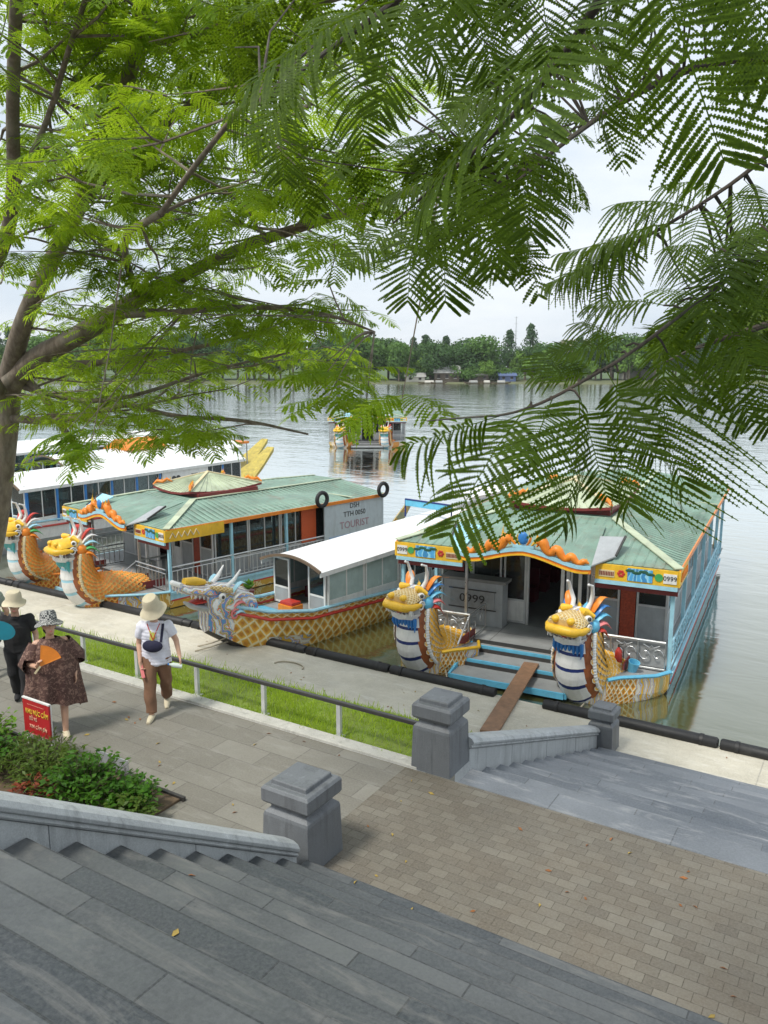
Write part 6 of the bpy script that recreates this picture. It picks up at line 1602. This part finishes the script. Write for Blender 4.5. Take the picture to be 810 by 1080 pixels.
# ================================================================ FAR SHORE
CD = Vector((-math.sin(YAW), math.cos(YAW), 0)); CR = Vector((math.cos(YAW), math.sin(YAW), 0))
def shore(a, dist, z=0.): p = CD * dist + CR * a; return Vector((p.x, p.y, z))
BANKM = stone('far_bank_earth', (.11, .12, .06), .35, .9, .2, .3, .6, (.05, .09, .03)); LANDM = stone('far_land_grass', (.06, .10, .03), .3, .9, .08)
b = MB(); nA = 80; r0, r1, r2, r3 = [], [], [], []
for i in range(nA + 1):
    a = -700 + 1400 * i / nA; w = 4 * math.sin(a * .05) + 2.5 * math.sin(a * .17)
    r0.append(shore(a, 293 + w, ZW - .5)); r1.append(shore(a, 296 + w, ZW + .5)); r2.append(shore(a, 306 + w, -1.1)); r3.append(shore(a * 1.9, 1250, 0))
for A, B_, m in ((r0, r1, BANKM), (r1, r2, BANKM), (r2, r3, LANDM)): b.loft([A, B_], m, cap=False, closed=False)
tag(b.build('far_bank', smooth=True), kind='structure')
FT = [leaf_mat('far_crown_%s' % k, a, c, t, .25, .7) for k, a, c, t in (('dark', (.04, .088, .032), (.075, .14, .045), (.10, .2, .04)), ('mid', (.065, .14, .036), (.12, .21, .052), (.16, .3, .05)), ('bright', (.11, .21, .04), (.17, .28, .055), (.25, .4, .06)), ('bluish', (.055, .105, .055), (.095, .16, .075), (.11, .2, .07)))]  # crown colours lightened and slightly blued to paint in distance haze
def far_tree(kind, h, w, n, ls, m):
    root = empty('shore_tree', (0, 0, 0)); b = MB()
    b.tube([(0, 0, -1), (.2, .1, h * .3), (.0, -.2, h * .6), (.1, 0, h * .9)], [.35, .28, .18, .05], BARK, 7)
    q = []
    lobes = []
    for i in range(9 if kind != 'tall' else 12):
        if kind == 'tall': z = h * (.3 + .65 * i / 11); r = w * (.55 - .3 * i / 11) * rnd(.7, 1.2); a = rnd(0, 6.28); e = w * .25 * rnd(.2, 1)
        else: z = h * rnd(.38, .85); a = rnd(0, 6.28); e = w * .5 * rnd(.15, .8) * (1.15 - z / h * .4); r = w * rnd(.22, .36)
        c = Vector((math.cos(a) * e, math.sin(a) * e, z)); lobes.append((c, r)); b.tube([(0, 0, max(h * .2, z - r * 1.2)), c * .6 + Vector((0, 0, z * .35)), c], [.14, .1, .03], BARK, 5)
    for i in range(n):
        c, r = random.choice(lobes); d = Vector((random.gauss(0, 1), random.gauss(0, 1), random.gauss(0, 1))).normalized(); p = c + Vector((d.x, d.y, d.z * .75)) * r * random.random() ** .35
        nn = (d + Vector((random.gauss(0, .6), random.gauss(0, .6), random.gauss(0, .6) + .3))).normalized(); s = nn.orthogonal().normalized(); t = nn.cross(s); L_ = ls * rnd(.6, 1.4)
        q.append([tuple(p - s * L_), tuple(p - t * L_ * .7), tuple(p + s * L_), tuple(p + t * L_ * .7)])
    b.build('trunk', root, True); np_mesh('crown', q, m, root)
    return root
protos = [(far_tree('round', 12, 11, 2200, .42, FT[1]), 'mid-green broad tree on the far bank'), (far_tree('round', 14, 12, 2400, .42, FT[0]), 'dark green broad tree on the far bank'), (far_tree('round', 9, 9, 1700, .40, FT[2]), 'bright yellowish-green low tree on the far bank'), (far_tree('tall', 17, 7, 1700, .36, FT[3]), 'tall feathery bluish-green tree on the far bank'), (far_tree('bush', 5, 8, 1200, .38, FT[1]), 'low waterside bush on the far bank')]
first = [True] * 5; nt_ = 0
def plant_far(k, a, dist, s, z=-1.3):
    global nt_
    p, lab = protos[k]; o = p if first[k] else copy_tree(p); first[k] = False
    o.location = shore(a, dist - 8, z); o.rotation_euler.z = rnd(0, 6.28); o.scale = (s * rnd(.85, 1.15), s * rnd(.85, 1.15), s * rnd(.9, 1.1))
    tag(o, lab, 'tree', 'trees along the far bank'); nt_ += 1
# gap in the foliage: photo columns 425..610 -> a = (u-405)/860*dist
for u, k, dist, s in ((428, 1, 322, .80), (436, 3, 335, .80), (446, 3, 340, .85), (455, 0, 336, .95), (466, 3, 345, .84), (476, 0, 338, .85), (486, 1, 332, .85), (503, 0, 318, 1.10), (496, 1, 330, 1.0), (512, 1, 326, .9), (522, 4, 316, .9), (530, 3, 345, .95), (541, 1, 340, .80), (548, 2, 318, 1.0), (555, 3, 348, 1.02), (566, 2, 316, 1.15), (573, 0, 340, .95), (584, 1, 345, .95), (592, 2, 322, .9), (602, 3, 340, .8), (615, 0, 325, .9), (440, 4, 314, .7), (432, 4, 312, .8), (524, 4, 314, .8), (575, 4, 312, .8), (590, 4, 312, .7), (420, 0, 318, .95)):
    plant_far(k, (u - 405) / FOC * dist, dist, s * 1.22)
for i in range(40):
    u = rnd(415, 612); d_ = rnd(309, 330); plant_far(random.choice((0, 1, 4, 4, 2)), (u - 405) / FOC * d_, d_, rnd(.75, 1.1))
for i in range(130):
    u = -140 + 560 * i / 84 if i < 85 else 612 + 300 * (i - 85) / 45
    d_ = rnd(312, 345); plant_far(random.choice((0, 0, 1, 1, 2, 3)), (u + rnd(-8, 8) - 405) / FOC * d_, d_, rnd(1.05, 1.5))
def shed(u, dist, w, dp, h, rh, wm, rm, label, z=-1.2, name='waterside_house'):
    p = shore((u - 405) / FOC * dist, dist, z); root = empty(name, p, YAW + rnd(-.15, .15)); tag(root, label, 'house', 'houses on the far bank')
    b = MB(); b.box((-w / 2, -dp / 2, -1.5), (w / 2, dp / 2, h), wm); b.build('wall', root)
    b = MB(); e = .5
    for q in (-1, 1): b.prism([(-w / 2 - e, q * (dp / 2 + e), h - .25), (w / 2 + e, q * (dp / 2 + e), h - .25), (w / 2 + e, 0, h + rh), (-w / 2 - e, 0, h + rh)], (0, 0, .12), rm)
    b.build('roof', root)
    for i in range(max(1, int(w / 2.6))):
        x = -w / 2 + w * (i + .5) / max(1, int(w / 2.6)); b = MB(); b.box((x - .5, -dp / 2 - .06, h * .3), (x + .5, -dp / 2 - .01, h * .75), DARKIN); f = b.build('window', root)
        b = MB(); b.box((x - .6, -dp / 2 - .1, h * .27), (x + .6, -dp / 2 - .062, h * .3), WHITE); b.build('sill', f)
PALEW = paint('pale_plaster', (.52, .50, .44), .8, .1, .3, .5); TILE = paint('orange_tile', (.50, .17, .06), .7, .2, .3, 1.); RUSTR = paint('grey_tin_roof', (.36, .36, .34), .6, .2, .4, .6); BLUET = paint('blue_tarp', (.09, .13, .26), .6, .2, .1, .6)
shed(470, 304, 9, 6, 3.0, 2.4, paint('dark_boards', (.10, .08, .06), .8), RUSTR, 'grey tin-roofed house between dark trees on the far bank', -1.2)
shed(478, 334, 12, 7, 9.0, 1.4, PALEW, ROOFW, 'long pale roof showing high between the trees of the far bank', -1.2)
shed(437, 303, 7, 4, 1.8, 1.2, PALEW, RUSTR, 'low pale hut at the water, far left of the visible bank', -1.4)
shed(505, 303, 6, 4, 2.2, 1.2, paint('dark_boards', (.10, .08, .06), .8), RUSTR, 'small dark hut under the tallest round tree of the far bank', -1.2)
shed(533, 304, 6, 3, 2.0, .8, BLUET, BLUET, 'low hut covered in blue tarpaulin on the far bank', -1.2)
shed(603, 420, 12, 10, 16, .6, paint('cream_tower', (.60, .54, .36), .8, .1, .2, .3), PALEW, 'cream tower block rising above the far trees', .4, 'tower_block')
shed(668, 330, 12, 8, 8, 3.2, PALEW, TILE, 'house with an orange tiled roof on the far bank behind the near leaves', .4)
b = MB(); b.tube([(0, 0, 0), (0, 0, 24)], [.35, .12], STEEL, 6)
for z in (15, 18, 21, 23.5): b.bar((-.8, 0, z), (.8, 0, z), .12, .12, STEEL)
tag(b.build('radio_mast', loc=shore((541 - 405) / FOC * 350, 350, .4)), 'thin radio mast above the trees of the far bank', 'mast')
for i, (u, L_) in enumerate(((452, 8), (462, 6), (498, 7), (512, 5), (527, 7))):
    p = shore((u - 405) / FOC * 296, 296, ZW); b = MB()
    b.loft([[(e * w * .8, y, z + f) for e, f in ((-1, .5), (-.6, 0), (.6, 0), (1, .5))] for y, z, w in ((-L_ / 2, .4, .3), (-L_ / 3, .05, 1.), (L_ / 3, .05, 1.), (L_ / 2, .3, .5))], paint('sampan_hull', (.12, .09, .06), .7)); o = b.build('sampan', loc=p, rz=YAW + PI / 2 + rnd(-.3, .3))
    b = MB(); b.tube([(0, -L_ * .2, .95), (0, L_ * .2, .95)], .9, [PALEW, RUSTR, RUSTR, PALEW, RUSTR][i], 10); c = b.build('cover', o); c.scale.z = .7
    tag(o, 'small covered sampan moored against the far bank', 'boat', 'sampans at the far bank')

hz, hnt, hb_ = new_mat('river_haze'); hnt.nodes.remove(hb_)
vol = nd(hnt, 'ShaderNodeVolumePrincipled', Density=.00014); vol.inputs['Color'].default_value = (.93, .96, 1., 1); vol.inputs['Anisotropy'].default_value = .2
lk(hnt, vol.outputs[0], hnt.nodes['Material Output'].inputs['Volume'])
b = MB(); b.box((-2300, -900, -6.5), (2300, 2300, 40), hz); tag(b.build('haze'), kind='stuff', label='thin pale haze over the whole river', cat='haze')
# ================================================================ LIGHT, SKY, CAMERA
SUN_EL, SUN_AZ = R(58), R(200)      # soft, from behind the viewer's left shoulder
w = bpy.data.worlds.new('World'); SC.world = w; w.use_nodes = True; nt = w.node_tree
bg = nt.nodes['Background']
sky = nd(nt, 'ShaderNodeTexSky', sky_type='NISHITA', sun_disc=False); sky.sun_elevation = SUN_EL; sky.sun_rotation = SUN_AZ; sky.air_density = 1.2; sky.dust_density = 3.
tc = nt.nodes.new('ShaderNodeTexCoord'); mp = nt.nodes.new('ShaderNodeMapping'); mp.inputs['Scale'].default_value = (1, 1, 3.2); lk(nt, tc.outputs['Generated'], mp.inputs[0])
cl = noise(nt, mp.outputs[0], 2.3, 7, .58, .3)
cloud = mixc(nt, mapr(nt, cl, .35, .66), (6.3, 7.1, 8.0), (8.5, 8.9, 9.25))
col = mixc(nt, .88, sky.outputs[0], cloud)
lk(nt, col, bg.inputs[0]); bg.inputs[1].default_value = .105
sd = bpy.data.lights.new('sun', 'SUN'); sd.energy = 2.7; sd.angle = R(11); sd.color = (1., .96, .88)
so = bpy.data.objects.new('sun', sd); COL.objects.link(so)
dirv = Vector((math.cos(SUN_EL) * math.sin(SUN_AZ), math.cos(SUN_EL) * math.cos(SUN_AZ), math.sin(SUN_EL)))
so.rotation_euler = dirv.to_track_quat('Z', 'Y').to_euler()
cd = bpy.data.cameras.new('camera'); co = bpy.data.objects.new('camera', cd); COL.objects.link(co)
co.location = (0, 0, EYE); co.rotation_euler = (PI / 2 - PITCH, 0, YAW)
cd.sensor_fit = 'VERTICAL'; cd.sensor_height = 36; cd.lens = 36 * FOC / 1080; cd.clip_start = .05; cd.clip_end = 6000
SC.camera = co
vs_ = SC.view_settings; vs_.view_transform = 'Standard'; vs_.look = 'None'; vs_.exposure = .28; vs_.gamma = 1
SC.cycles.max_bounces = 6; SC.cycles.transparent_max_bounces = 12; SC.cycles.diffuse_bounces = 3; SC.cycles.use_denoising = True
